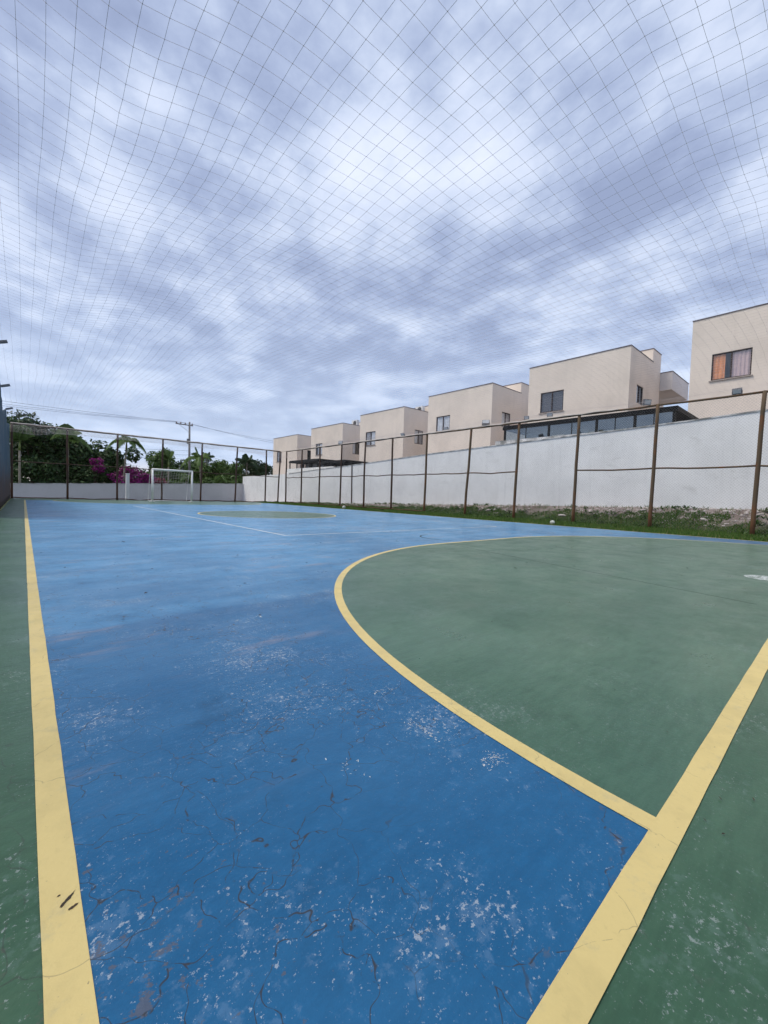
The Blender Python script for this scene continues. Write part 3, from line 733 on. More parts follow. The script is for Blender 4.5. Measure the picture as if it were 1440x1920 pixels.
for i in range(16):
    x = GX0 + (GX1 - GX0) * i / 15
    b.tube([gp(x + .04 * ns(i, q), q / 10) for q in range(11)], 0.004, 3, False)
for q in range(1, 14):
    if q in (4, 5): rngx = range(0, 9)
    else: rngx = range(0, 16)
    b.tube([gp(GX0 + (GX1 - GX0) * i / 15, q / 14) for i in rngx], 0.004, 3, False)
b.build('goal_net', M['goalnet'], gl)

# ------------------------------------------------------------------ houses
def face_with_openings(mb, fn, u0, u1, v0, v1, ops, depth):
    us = sorted({u0, u1} | {o[0] for o in ops} | {o[1] for o in ops}); vs_ = sorted({v0, v1} | {o[2] for o in ops} | {o[3] for o in ops})
    for a, b_ in zip(us, us[1:]):
        for c, d in zip(vs_, vs_[1:]):
            if any(o[0] - 1e-6 <= a and b_ <= o[1] + 1e-6 and o[2] - 1e-6 <= c and d <= o[3] + 1e-6 for o in ops): continue
            mb.quad(fn(a, c, 0), fn(b_, c, 0), fn(b_, d, 0), fn(a, d, 0))
    for a, b_, c, d in ops:
        for p, q in (((a, c), (b_, c)), ((b_, c), (b_, d)), ((b_, d), (a, d)), ((a, d), (a, c))):
            mb.quad(fn(*p, 0), fn(*q, 0), fn(*q, depth), fn(*p, depth))
def ubox(mb, fn, a, b_, c, d, e0, e1):
    pts = [fn(a, c, e0), fn(b_, c, e0), fn(b_, d, e0), fn(a, d, e0), fn(a, c, e1), fn(b_, c, e1), fn(b_, d, e1), fn(a, d, e1)]
    i = len(mb.v); mb.v += [tuple(p) for p in pts]
    for f in ((0, 3, 2, 1), (4, 5, 6, 7), (0, 1, 5, 4), (1, 2, 6, 5), (2, 3, 7, 6), (3, 0, 4, 7)): mb.f.append(tuple(i + q for q in f))
def curtain(mb, fn, a, b_, c, d, e, amp=0.025, folds=9, seed=0):
    n = folds * 6; i0 = len(mb.v)
    for k in range(n + 1):
        uu = a + (b_ - a) * k / n; ee = e + amp * math.sin(k / 6 * 2 * math.pi + 0.8 * ns(k * .2, seed))
        mb.v += [tuple(fn(uu, c, ee)), tuple(fn(uu, d, ee))]
    for k in range(n): mb.f.append((i0 + 2 * k, i0 + 2 * k + 2, i0 + 2 * k + 3, i0 + 2 * k + 1))
def window(parent, fn, a, b_, c, d, style, mull=True, sill=True):
    fw = 0.045
    mb = MB()
    ubox(mb, fn, a + .002, a + fw, c + .002, d - .002, .03, .09); ubox(mb, fn, b_ - fw, b_ - .002, c + .002, d - .002, .03, .09)
    ubox(mb, fn, a + fw, b_ - fw, c + .002, c + fw, .03, .09); ubox(mb, fn, a + fw, b_ - fw, d - fw, d - .002, .03, .09)
    m = (a + b_) / 2
    if mull: ubox(mb, fn, m - .025, m + .025, c + fw, d - fw, .028, .088)
    wo = mb.build('window', M['frame'], parent)
    for p, q in (((a + fw, m - .025), (m + .025, b_ - fw)) if mull else ((a + fw, b_ - fw),)):
        mb = MB(); ubox(mb, fn, p, q, c + fw, d - fw, .056, .062); mb.build('pane', M['glass'], wo)
    if sill:
        mb = MB(); ubox(mb, fn, a - .06, b_ + .06, c - .045, c - .002, -.05, .028); mb.build('sill', M['sill'], wo)
    for k, (kind, f0, f1, mt) in enumerate(style):
        mb = MB(); p, q = a + (b_ - a) * f0, a + (b_ - a) * f1
        if kind == 'blind':
            z = c + .05
            while z < d - .05:
                pts = [fn(p, z, .10), fn(q, z, .10), fn(q, z + .030, .125), fn(p, z + .030, .125)]; mb.quad(*pts); z += .036
            mb.build('blind', M[mt], wo)
        else:
            curtain(mb, fn, p, q, c + .01, d - .02, .088, .014, max(3, int((q - p) / .12)), k); mb.build('curtain', M[mt], wo)
    return wo
XH = 22.0
HS = [  # y near, y far, roof z, front window (y0,y1,z0,z1), style, side window (x0,x1,z0,z1), style, label
    (-0.62, 4.88, 8.86, (2.85, 4.14, 6.17, 7.28), [('c', .02, .52, 'c_lilac'), ('c', .66, 1.0, 'c_orange')], None, [], 'nearest beige house at the right edge, orange and lilac curtains in its window'),
    (7.29, 12.57, 8.45, (10.50, 11.82, 5.78, 6.91), [('blind', 0, 1, 'blind')], (23.06, 24.03, 5.92, 6.83), [('c', 0, .4, 'c_white'), ('blind', .4, 1, 'blind')], 'beige house with dark blinds behind the black framed veranda, second from the right'),
    (15.04, 20.43, 8.07, (18.38, 19.62, 5.47, 6.53), [('c', .05, .5, 'c_white'), ('c', .58, .95, 'c_white')], (23.15, 24.15, 5.55, 6.50), [('c', .0, .45, 'c_white'), ('c', .55, 1, 'c_grey')], 'beige house with white curtains in the middle of the row, third from the right'),
    (22.95, 28.41, 7.72, (26.30, 27.60, 5.05, 6.20), [('c', .1, .45, 'c_white'), ('c', .5, .95, 'c_grey')], (23.24, 24.20, 5.05, 6.15), [('c', .0, .45, 'c_white'), ('c', .52, 1, 'c_grey')], 'beige house with a grey curtain, fourth from the right'),
    (31.00, 36.48, 7.37, (34.38, 35.56, 4.68, 5.80), [('c', .05, .7, 'c_white')], (23.20, 23.98, 4.67, 5.72), [('c', .0, .6, 'c_white')], 'beige house with a half drawn pale curtain, second farthest of the row'),
    (39.27, 44.87, 7.07, (42.80, 43.94, 4.33, 5.48), [('c', .0, 1, 'c_grey')], (23.25, 24.05, 3.9, 5.52), [], 'farthest beige house of the row beside the trees'),
]
def coping_ring(mb, x0, x1, y0, y1, z):
    t, o, hgt = 0.13, 0.02, 0.042
    mb.box(x0 - o, x0 + t, y0 - o, y1 + o, z, z + hgt); mb.box(x1 - t, x1 + o, y0 - o, y1 + o, z, z + hgt)
    mb.box(x0 + t, x1 - t, y0 - o, y0 + t, z, z + hgt); mb.box(x0 + t, x1 - t, y1 - t, y1 + o, z, z + hgt)
for hi, (ya, yb, zr, fwn, fst, swn, sst, lab) in enumerate(HS):
    zb = lerp_tab(WTOP, (ya + yb) / 2) - 1.6
    t = thing('house', lab, 'house', (XH, (ya + yb) / 2, zb), 'row of beige houses behind the white wall')
    xd = XH + 3.35
    fF = lambda u_, v_, e_: (XH + e_, u_, v_); fS = lambda u_, v_, e_, ya=ya: (u_, ya + e_, v_)
    mb = MB()
    y0f, y1f = ya, yb
    # front
    face_with_openings(mb, fF, ya, yb, zb, zr, [fwn], .16)
    if swn: face_with_openings(mb, fS, XH, xd, zb, zr, [swn], .16)
    else: mb.quad((XH, ya, zb), (xd, ya, zb), (xd, ya, zr), (XH, ya, zr))
    mb.quad((XH, yb, zb), (XH, yb, zr), (xd, yb, zr), (xd, yb, zb))
    mb.quad((xd, ya, zb), (xd, yb, zb), (xd, yb, zr), (xd, ya, zr)); mb.quad((XH, ya, zr - .02), (xd, ya, zr - .02), (xd, yb, zr - .02), (XH, yb, zr - .02))
    wl = mb.build('wall', M['beige'], t)
    mb = MB(); coping_ring(mb, XH, xd, ya, yb, zr); mb.build('parapet_coping', M['coping'], wl)
    # taller stair block behind
    mb = MB(); bx0, bx1, by0, by1 = XH + 3.36, XH + 4.75, ya + .02, ya + 2.45
    mb.box(bx0, bx1, by0, by1, zb, zr + .72); bk = mb.build('stair_block', M['beige'], t)
    mb = MB(); coping_ring(mb, bx0, bx1, by0, by1, zr + .72); mb.build('parapet_coping', M['coping'], bk)
    # rear wing and balcony box
    mb = MB(); mb.box(XH + 4.76, XH + 9, ya + .9, yb - .3, zb, zr - .9); rw = mb.build('rear_wing', M['beige'], t)
    if hi:
        mb = MB(); mb.box(XH + 4.78, XH + 8.2, ya - .55, ya + .89, zr - 1.25, zr - .28); bc = mb.build('balcony', M['beige_in'], t)
        mb = MB(); coping_ring(mb, XH + 4.78, XH + 8.2, ya - .55, ya + .89, zr - .28); mb.build('balcony_coping', M['coping'], bc)
    window(t, fF, *fwn, fst)
    if swn:
        if hi == 5:
            mb = MB(); ubox(mb, fS, swn[0] + .003, swn[1] - .003, swn[2], swn[3] - .003, .06, .10); mb.build('door', M['black'], t)
        else: window(t, fS, *swn, sst, True, False)

# air conditioners on the roofs
def ac(x, y, z, lab):
    t = thing('air_conditioner', lab, 'air conditioner', (x, y, z), 'roof air conditioners')
    MB().box(x - .16, x + .16, y - .40, y + .40, z + .06, z + .66).build('casing', M['ac'], t)
    MB().tube([(x - .163, y - .08, z + .36), (x - .175, y - .08, z + .36)], .23, 20).build('fan_grille', M['acdark'], t)
    for s_ in (-1, 1): MB().box(x - .18, x + .18, y + s_ * .3 - .03, y + s_ * .3 + .03, z, z + .058).build('foot', M['acdark'], t)
ac(25.0, 24.15, 7.72 + .02, 'white air conditioner on the roof of the grey curtain house')
ac(24.2, 32.0, 7.37 + .02, 'white air conditioner on the roof of the second farthest house')

# verandas between wall and houses
def veranda(x0, x1, ya, yb, zt, posts, label, glazed, infill):
    t = thing('veranda', label, 'veranda', (x0, (ya + yb) / 2, lerp_tab(WTOP, (ya + yb) / 2) - 1.2))
    zb = lerp_tab(WTOP, (ya + yb) / 2) - 1.3
    MB().box(x0, x1, ya, yb, zt - .05, zt).build('roof', M['black'], t)
    mb = MB(); mb.box(x0 - .04, x0 + .05, ya - .02, yb + .02, zt - .20, zt - .052); mb.box(x0 + .05, x1 - .05, ya - .02, ya + .06, zt - .20, zt - .052); mb.box(x0 + .05, x1 - .05, yb - .06, yb + .02, zt - .20, zt - .052)
    mb.build('edge_beam', M['black'], t)
    for y in posts:
        MB().box(x0 - .03, x0 + .045, y - .045, y + .045, zb, zt - .202).build('post', M['black'], t)
    for y in (ya + .05, yb - .05): MB().box(x1 - .12, x1 - .04, y - .045, y + .045, zb, zt - .202).build('post', M['black'], t)
    for a, b_ in zip(posts, posts[1:]):
        if glazed: MB().box(x0 + .005, x0 + .013, a + .05, b_ - .05, zb + .2, zt - .21).build('glass_panel', M['vglass'], t)
        m = (a + b_) / 2
        if glazed: MB().box(x0 - .008, x0 + .026, m - .015, m + .015, zb + .2, zt - .21).build('glazing_bar', M['black'], t)
    if not glazed:
        MB().box(x0 + 1.6, x0 + 1.64, ya + .1, yb - .1, zb, zt - .06).build('shade_panel', M['black'], t)  # black sheet added to stand for the deep shade under the roof
    k = 0
    for (a, b_, zz0, zz1) in infill:
        MB().box(x0 + .9, x0 + .96, a, b_, zz0, zz1).build('window_panel', M['c_grey'], t); k += 1
    return t
veranda(18.2, 21.96, 4.35, 11.70, 4.52, [4.45, 5.75, 7.2, 9.3, 11.6], 'long black framed veranda with glass front above the white wall', True, [(7.9, 9.0, 2.6, 4.15), (9.6, 11.0, 2.6, 4.2)])
veranda(18.2, 21.96, 29.0, 33.85, 3.72, [29.1, 30.3, 31.4, 32.5, 33.75], 'far black veranda with pale panels behind the wall', False, [(30.6, 31.3, 2.0, 3.45), (31.7, 32.4, 2.0, 3.45), (32.8, 33.5, 2.0, 3.45), (29.6, 30.2, 2.0, 3.4)])
veranda(18.2, 21.96, 25.3, 28.9, 3.46, [25.4, 27.1, 28.8], 'dark low veranda roof beside the fourth house from the right', False, [])
tag(MB().box(XW + .19, XW + .30, 4.3, 11.8, 2.2, 3.72).build('parapet', M['capping']), 'low mossy grey parapet under the glass veranda front', 'parapet')
tag(MB().box(18.02, 18.14, 26.5, 34.2, 1.2, 2.98).build('parapet', M['white']), 'white parapet under the far black veranda', 'parapet')

# ------------------------------------------------------------------ utility pole and wires
up = thing('utility_pole', 'grey utility pole with crossarm standing behind the far wall', 'utility pole', (14.8, 52, -0.3))
MB().tube([(14.83, 52, -.5), (14.76, 52, 8.8)], [.15, .10], 10).build('shaft', M['pole'], up, True)
MB().obox((14.2, 52, 8.42), (.95, 0, -.02), (0, .05, 0), (0, 0, .05)).build('crossarm', M['bark'], up)
for s_ in (13.35, 13.8, 14.3, 15.05):
    MB().tube([(s_, 52, 8.45), (s_, 52, 8.58), (s_, 52, 8.68)], [.05, .075, .03], 8).build('insulator', M['ceramic'], up, True)
MB().tube([(13.6, 52, 8.4), (14.72, 52, 7.6)], .02, 6).build('brace', M['lamp'], up)
MB().tube([(14.6, 51.85, 6.2), (14.6, 51.85, 6.8)], .16, 10).build('junction_box', M['lamp'], up)
def wire(a, b_, sag, label, r=.012):
    pts = []
    for k in range(17):
        t_ = k / 16; p = Vector(a).lerp(Vector(b_), t_); p.z -= sag * 4 * t_ * (1 - t_); pts.append(p)
    tag(MB().tube(pts, r, 4).build('power_line', M['cable']), label, 'wire', 'overhead wires')
wire((13.35, 52, 8.68), (-16, 52, 8.85), .35, 'highest overhead wire running left from the utility pole')
wire((13.8, 52, 8.66), (-16, 52, 8.45), .40, 'middle overhead wire running left from the utility pole')
wire((14.3, 52, 8.62), (-16, 52, 8.05), .35, 'lowest overhead wire of the three high ones left of the pole')
wire((13.8, 52, 8.68), (38, 55, 8.2), .45, 'upper overhead wire running right from the pole towards the houses')
wire((15.05, 52, 8.62), (38, 55, 7.8), .50, 'lower overhead wire running right from the pole towards the houses')
wire((14.7, 51.9, 5.4), (-16, 51.9, 4.9), .35, 'upper low cable left of the pole across the bright sky gap')
wire((14.7, 51.9, 4.9), (-16, 51.9, 4.5), .40, 'middle low cable left of the pole across the bright sky gap')
wire((14.7, 51.9, 4.4), (-16, 51.9, 3.9), .30, 'bottom low cable left of the pole across the bright sky gap')
wire((14.7, 51.9, 5.2), (38, 55, 4.0), .5, 'low cable right of the pole above the far trees')

# ------------------------------------------------------------------ plants
def leaf_quads(mb, blobs, count, size, rg, flat=0.35, shell=0.45):
    wts = [b_[1] * b_[2] * b_[3] for b_ in blobs]; tot = sum(wts)
    for (c, rx, ry, rz), wgt in zip(blobs, wts):
        for _ in range(int(count * wgt / tot)):
            d = Vector((rg.gauss(0, 1), rg.gauss(0, 1), rg.gauss(0, 1))).normalized(); r = shell + (1 - shell) * rg.random() ** 0.6
            r *= 1 + 0.28 * ns(d.x * 2.2 + c[0], d.y * 2.2, d.z * 2.2 + c[2])
            p = Vector(c) + Vector((d.x * rx, d.y * ry, d.z * rz)) * r
            s = size * (0.6 + 0.8 * rg.random())
            nrm = (d + Vector((rg.gauss(0, 1), rg.gauss(0, 1), rg.gauss(0, 1))) * 0.8 + Vector((0, 0, flat))).normalized()
            a = nrm.orthogonal().normalized(); a.rotate(Matrix.Rotation(rg.random() * 6.28, 3, nrm)); bb = nrm.cross(a)
            i = len(mb.v)
            mb.v += [tuple(p - a * s), tuple(p + bb * s * .45), tuple(p + a * s), tuple(p - bb * s * .45)]; mb.f.append((i, i + 1, i + 2, i + 3))
def tree(name, label, base, height, blobs, count, size, leaf, cat='tree', group='trees beyond the far wall', trunk=0.16, flat=.35):
    rg = random.Random(hash(label) % 99991 if False else sum(ord(ch) * (i + 1) for i, ch in enumerate(label)))
    t = thing(name, label, cat, base, group)
    b0 = Vector(base); top = b0 + Vector((0, 0, height * .7))
    mb = MB(); mb.tube([b0 - Vector((0, 0, .2)), b0.lerp(top, .5) + Vector((.1 * rg.uniform(-1, 1), .1 * rg.uniform(-1, 1), 0)), top], [trunk, trunk * .75, trunk * .4], 8)
    for (c, rx, ry, rz) in blobs[:6]:
        st = b0.lerp(top, rg.uniform(.35, .8)); mb.tube([st, st.lerp(Vector(c), .55) + Vector((0, 0, .15)), Vector(c)], [trunk * .45, trunk * .28, trunk * .1], 5)
    mb.build('trunk', M['bark'], t, True)
    mb = MB(); leaf_quads(mb, blobs, count, size, rg, flat); mb.build('crown', leaf, t)
    return t
def blobs_for(cx, cy, cz, wx, wy, wz, n, seed, sub=0.5):
    rg = random.Random(seed); r = []
    for k in range(n):
        d = Vector((rg.uniform(-1, 1), rg.uniform(-1, 1), rg.uniform(-1, 1)))
        s = sub * rg.uniform(.7, 1.2)
        r.append(((cx + d.x * wx * .62, cy + d.y * wy * .62, cz + d.z * wz * .62), wx * s, wy * s, wz * s))
    return r
# dense dark trees at the left
tree('broadleaf_tree', 'tall dark broadleaf tree rising behind the far wall beside the sheeted fence', (0.6, 49.5, -.3), 6, blobs_for(0.9, 49.5, 4.2, 3.4, 2.4, 3.0, 11, 3, .45), 6500, .20, M['lf_dark'])
tree('broadleaf_tree', 'wide dark broadleaf tree between the second and third palm', (4.6, 50, -.3), 6, blobs_for(4.9, 50, 3.6, 3.3, 2.4, 3.0, 11, 9, .45), 6500, .20, M['lf_dark'])
tree('broadleaf_tree', 'dark tree with a drooping edge above the magenta flowers', (7.3, 48.5, -.3), 4, blobs_for(7.3, 48.5, 2.9, 1.8, 1.4, 2.1, 8, 14, .45), 3000, .17, M['lf_dark'])
for k, (x, y, lb) in enumerate(((-0.2, 46.6, 'dark bushy shrub behind the wall below the first palm'), (2.4, 46.8, 'dark bushy shrub behind the wall below the second palm'), (4.8, 46.6, 'dark bushy shrub behind the wall under the wide dark tree'), (6.9, 46.9, 'dark bushy shrub behind the wall beside the white post'))):
    tree('shrub', lb, (x, y, -.3), 1.6, blobs_for(x, y, 1.3, 1.5, .9, 1.5, 5, 30 + k, .55), 2200, .15, M['lf_dark'], 'shrub', 'shrubs behind the far wall', .06)
# bougainvillea
tree('bougainvillea', 'magenta bougainvillea climbing into the dark tree', (4.9, 45.9, -.3), 2.8, blobs_for(4.95, 45.9, 2.9, .75, .5, 1.0, 8, 50, .36), 850, .11, M['lf_boug'], 'shrub', 'flowering shrubs', .05)
tree('bougainvillea', 'broad magenta bougainvillea spilling over the wall left of the goal', (7.9, 45.2, -.3), 2, blobs_for(7.85, 45.2, 1.75, 2.2, .7, 1.3, 13, 54, .36), 3000, .11, M['lf_boug'], 'shrub', 'flowering shrubs', .05)
tree('bougainvillea', 'dusty pink flowering shrub seen through the goal', (10.1, 45.6, -.3), 1.4, blobs_for(10.1, 45.6, 1.35, .85, .6, .65, 5, 58, .5), 900, .11, M['lf_pink'], 'shrub', 'flowering shrubs', .05)
# mid green trees
tree('broadleaf_tree', 'rounded green tree behind the left half of the goal', (13.2, 58, -.3), 4.6, blobs_for(13.6, 58, 3.6, 2.5, 2.0, 2.4, 9, 60, .45), 4200, .19, M['lf_mid'])
tree('broadleaf_tree', 'rounded green tree right of the utility pole', (20.3, 61, -.3), 4.8, blobs_for(20.3, 61, 3.4, 3.0, 2.0, 2.3, 9, 64, .45), 4200, .20, M['lf_mid'])
tree('broadleaf_tree', 'low green tree left of the coconut palm', (24.2, 66, -.3), 4.4, blobs_for(24.6, 66, 3.3, 3.0, 2.0, 2.2, 8, 68, .45), 3600, .21, M['lf_mid'])
tree('broadleaf_tree', 'distant dark green tree beside the farthest house', (36, 78, -.3), 6, blobs_for(35.5, 78, 4.2, 4.6, 3.0, 3.2, 10, 72, .45), 4200, .27, M['lf_far'])
tree('broadleaf_tree', 'distant dark tree behind the coconut palm', (31, 84, -.3), 6, blobs_for(31, 84, 3.8, 4.6, 3.0, 3.0, 10, 76, .45), 4200, .27, M['lf_far'])
tree('broadleaf_tree', 'distant dark tree behind the utility pole', (22, 86, -.3), 6, blobs_for(22, 86, 4.2, 5.0, 3.0, 3.2, 10, 79, .45), 4200, .28, M['lf_far'])
for k, (x, y, wx, z, lb) in enumerate(((10.9, 46.8, 1.0, 1.5, 'bright green shrub behind the left part of the goal'), (12.7, 47.3, 1.2, 1.6, 'bright green shrub between two thin palm trunks'), (15.0, 46.6, 1.2, 1.7, 'bright green shrub right of the goal behind the wall'), (16.6, 47.8, 1.3, 1.9, 'tall bright shrub in the corner of the two walls'),
                            (18.9, 50.5, 1.5, 2.1, 'green shrub behind the corner of the white wall'), (21.4, 52, 1.5, 2.2, 'green shrub below the coconut palm'), (24.2, 55, 1.7, 2.4, 'green shrub left of the farthest house'), (9.2, 47.4, 1.0, 1.3, 'green shrub behind the dusty pink flowers'))):
    tree('shrub', lb, (x, y, -.3), z, blobs_for(x, y, z * .68, wx, .9, z * .62, 6, 90 + k, .5), 1700, .14, M['lf_bright'] if k % 3 != 2 else M['lf_mid'], 'shrub', 'shrubs behind the far wall', .05)
# backdrop of far woodland so that the horizon is never bare
b = MB(); rg = random.Random(5)
leaf_quads(b, [((x, 120 + 14 * rg.random(), 2.2 + rg.random() * 1.5), 7, 4, 3.4 + rg.random() * 1.6) for x in range(-70, 60, 7)], 16000, .55, rg)
tag(b.build('distant_woodland', M['lf_far']), 'distant strip of dark woodland on the horizon', 'woodland', kind='stuff')

# palms
def frond_mesh(L, droop, up, nleaf, llen, mat, twist, seed, hang=0.5):
    rg = random.Random(seed); mb = MB(); pts = []
    for k in range(13):
        t = k / 12; pts.append(Vector((L * (t * math.cos(up) * (1 - .12 * t)), 0, L * (t * math.sin(up)) - droop * t * t * L)))
    mb.tube(pts, [.028 * (1 - .8 * k / 12) + .004 for k in range(13)], 4, False)
    for k in range(nleaf):
        t = 0.12 + .88 * k / (nleaf - 1); q = t * 12; i = min(11, int(q)); p = pts[i].lerp(pts[i + 1], q - i); tg = (pts[i + 1] - pts[i]).normalized()
        ll = llen * (0.45 + 0.9 * math.sin(math.pi * min(1, t * .85 + .12))) * rg.uniform(.85, 1.1)
        for s_ in (-1, 1):
            side = Vector((0, s_, 0)) * math.cos(hang) + Vector((0, 0, -1)) * math.sin(hang) + tg * .55 + Vector((0, 0, twist * rg.uniform(0, .5)))
            side.normalize(); w_ = tg * .036
            e_ = p + side * ll - Vector((0, 0, .12 * ll)); m_ = p + side * ll * .5 + Vector((0, 0, .02))
            j = len(mb.v); mb.v += [tuple(p - w_), tuple(p + w_), tuple(m_ + w_ * 1.2), tuple(e_), tuple(m_ - w_ * 1.2)]
            mb.f.append((j, j + 1, j + 2, j + 3, j + 4))
    me = bpy.data.meshes.new('frond'); me.from_pydata(mb.v, [], mb.f); me.materials.append(mat); return me
FM = {}
for k, (L, dr, upa) in enumerate(((1.75, .55, 1.15), (1.9, .80, .95), (1.8, .95, .70), (1.55, .35, 1.35))): FM['a', k] = frond_mesh(L, dr, upa, 26, .42, M['lf_palm'], 0, k, .55)
for k, (L, dr, upa) in enumerate(((2.6, .45, .75), (2.7, .70, .45), (2.6, .85, .15), (2.3, .25, 1.15))): FM['c', k] = frond_mesh(L, dr, upa, 22, .62, M['lf_coco'], 0, 10 + k, .8)
def palm(label, x, y, ztop, lean, fronds, kind='a', scale=1.0, r=.085, shaft=.75):
    t = thing('palm_tree', label, 'palm', (x, y, -.3), 'palms behind the far wall')
    tp = Vector((x + lean, y, ztop))
    MB().tube([(x, y, -.45), (x + lean * .2, y, ztop * .35), (x + lean * .6, y, ztop * .72), tuple(tp)], [r * 1.25, r, r * .92, r * .85], 9).build('trunk', M['palmbark'], t, True)
    if shaft:
        MB().tube([tuple(tp), tuple(tp + Vector((lean * .03, 0, shaft * .5))), tuple(tp + Vector((lean * .05, 0, shaft)))], [r * 1.05, r * .9, r * .4], 8).build('crownshaft', M['shaft'], t, True)
    apex = tp + Vector((lean * .05, 0, shaft * .9))
    for (k, az, sc_) in fronds:
        o = bpy.data.objects.new('frond', FM[kind, k]); col.objects.link(o); o.parent = t
        o.location = apex - ORIG[t.name]; o.rotation_euler = (0, 0, R(az)); o.scale = (sc_ * scale * (1.3 if kind == 'a' else 1.15),) * 3
palm('palm with upright fronds nearest the sheeted fence', -0.23, 45, 3.55, .0, [(0, 15, .95), (3, 60, 1.1), (3, 165, 1.1), (0, 175, .95), (3, 250, 1.0), (3, -20, 1.0), (1, 200, .6)])
palm('palm with a yellow green crownshaft behind the second far post', 2.88, 45, 4.1, .02, [(0, 10, 1), (1, 60, 1), (0, 130, .9), (1, 185, .9), (3, 250, 1), (2, -20, 1.1), (1, 320, .8)])
palm('leaning palm with arching fronds above the magenta flowers', 7.0, 45, 4.35, .25, [(2, 175, 1.0), (1, 150, .85), (2, 5, 1.05), (1, -30, .9), (0, 80, .75), (2, 230, .8), (2, 300, .7), (3, 120, .6)])
palm('thin palm with narrow upright fronds behind the goal', 10.95, 45.3, 3.0, -.02, [(3, 170, 1), (0, 150, .95), (3, 10, .75), (3, 90, .8), (0, 200, .8), (1, 30, .5)])
palm('palm with one long frond arching left beside the utility pole', 14.05, 45, 3.3, -.22, [(2, 178, 1.15), (3, 160, 1.0), (0, 10, .9), (1, -30, .9), (1, 60, .8), (2, 250, .9), (0, 110, .9)])
palm('short pale palm standing inside the view of the goal', 12.65, 45.4, 1.7, 0, [(1, 170, .6), (0, 100, .6), (1, 10, .6), (2, 220, .6), (2, 320, .6)], 'a', .9, .07, .4)
palm('round headed coconut palm above the far trees near the farthest house', 31.4, 75, 6.2, .1, [(k % 4, k * 33, rng.uniform(.8, 1.05)) for k in range(17)], 'c', 1.0, .13, 0)
palm('coconut palm with ragged crown right of the utility pole', 19.4, 60.5, 5.4, .1, [(k % 4, k * 41 + 10, rng.uniform(.7, .95)) for k in range(11)], 'c', .62, .09, 0)
hr = thing('tiled_roof', 'small red tiled roof peeking over the far wall inside the goal', 'roof', (12.0, 49, -.3))
MB().box(11.6, 12.6, 49.2, 51, -.3, 1.17).build('wall', M['beige_in'], hr)
b = MB(); b.v += [(11.5, 48.9, 1.18), (12.7, 48.9, 1.18), (12.7, 50.1, 1.62), (11.5, 50.1, 1.62), (12.7, 51.3, 1.18), (11.5, 51.3, 1.18)]; b.f += [(0, 1, 2, 3), (3, 2, 4, 5), (1, 4, 2), (0, 3, 5), (0, 5, 4, 1)]
b.build('roof', M['tile'], hr)

# ------------------------------------------------------------------ verge: grass, weeds, rubble, ball
rg = random.Random(77); b = MB()
def grass_density(x, y):
    e = (x - 13.55)
    lim = 2.95 + 0.75 * ns(x * .5, y * .35, 31) + 0.4 * ns(x * 2, y * 2, 3)
    if e > lim: return 0.05
    return 0.9 if ns(x * 1.6, y * 1.6, 9) > -0.38 else 0.15
n = 0
while n < 130000:
    y = -2.5 + 33 * rg.random() ** 1.35; x = 13.56 + 3.9 * rg.random() ** .8
    if rg.random() > grass_density(x, y): n += 0.3; continue
    n += 1
    z = ground_z(x, y); hgt = rg.uniform(.05, .12) * (0.8 + 0.9 * max(0, ns(x * 1.1, y * 1.1, 40)))
    a = rg.random() * 6.283; wd = rg.uniform(.010, .020); l = rg.uniform(.0, .05); c = rg.random() * 6.283
    i = len(b.v); b.v += [(x - wd * math.cos(a), y - wd * math.sin(a), z - .01), (x + wd * math.cos(a), y + wd * math.sin(a), z - .01), (x + l * math.cos(c), y + l * math.sin(c), z + hgt)]
    b.f.append((i, i + 1, i + 2))
tag(b.build('grass', M['grass']), 'short green grass on the verge between court and white wall', 'grass', kind='stuff')
b = MB()
for _ in range(1500):
    y = -1 + 31 * rg.random() ** 1.2; x = rg.choice((17.3, 16.6, 15.9, 14.8)) + rg.uniform(-.4, .15)
    if ns(x * .9, y * .5, 60) < 0.02: continue
    z = ground_z(x, y)
    for q in range(9):
        a = rg.random() * 6.283; s = rg.uniform(.03, .075); d = Vector((math.cos(a), math.sin(a), rg.uniform(.2, 1.2))).normalized(); p = Vector((x, y, z)) + d * rg.uniform(.02, .13)
        sd = d.cross(Vector((0, 0, 1))).normalized() * s * .4; i = len(b.v)
        b.v += [tuple(p - d * s), tuple(p + sd), tuple(p + d * s), tuple(p - sd)]; b.f.append((i, i + 1, i + 2, i + 3))
tag(b.build('weeds', M['weed']), 'low weeds along the foot of the white wall', 'weeds', kind='stuff')
def lump(mb, c, r, rg):
    fl_ = rg.uniform(.45, .8); i0 = len(mb.v); rot = rg.random() * 6.28
    rings = ((-.5, .8), (.1, 1.0), (.6, .65))
    for zf, rf in rings:
        for k in range(7):
            a = 2 * math.pi * k / 7 + rot; q = r * rf * rg.uniform(.75, 1.2); mb.v.append((c[0] + q * math.cos(a), c[1] + q * math.sin(a) * 1.3, c[2] + zf * r * fl_ * rg.uniform(.85, 1.15)))
    mb.v.append((c[0], c[1], c[2] + r * fl_ * .8))
    for j in range(2):
        for k in range(7): mb.f.append((i0 + j * 7 + k, i0 + j * 7 + (k + 1) % 7, i0 + (j + 1) * 7 + (k + 1) % 7, i0 + (j + 1) * 7 + k))
    for k in range(7): mb.f.append((i0 + 14 + k, i0 + 14 + (k + 1) % 7, i0 + 21))
b = MB()
for _ in range(2600):
    y = -1 + 30 * rg.random() ** 1.3; x = 16.1 + 1.35 * rg.random() ** .7
    if ns(x * .8, y * .45, 80) < -0.12 + (0.25 if x < 16.5 else 0): continue
    lump(b, (x, y, ground_z(x, y) + .004), rg.uniform(.012, .05) * (1.7 if rg.random() < .06 else 1), rg)
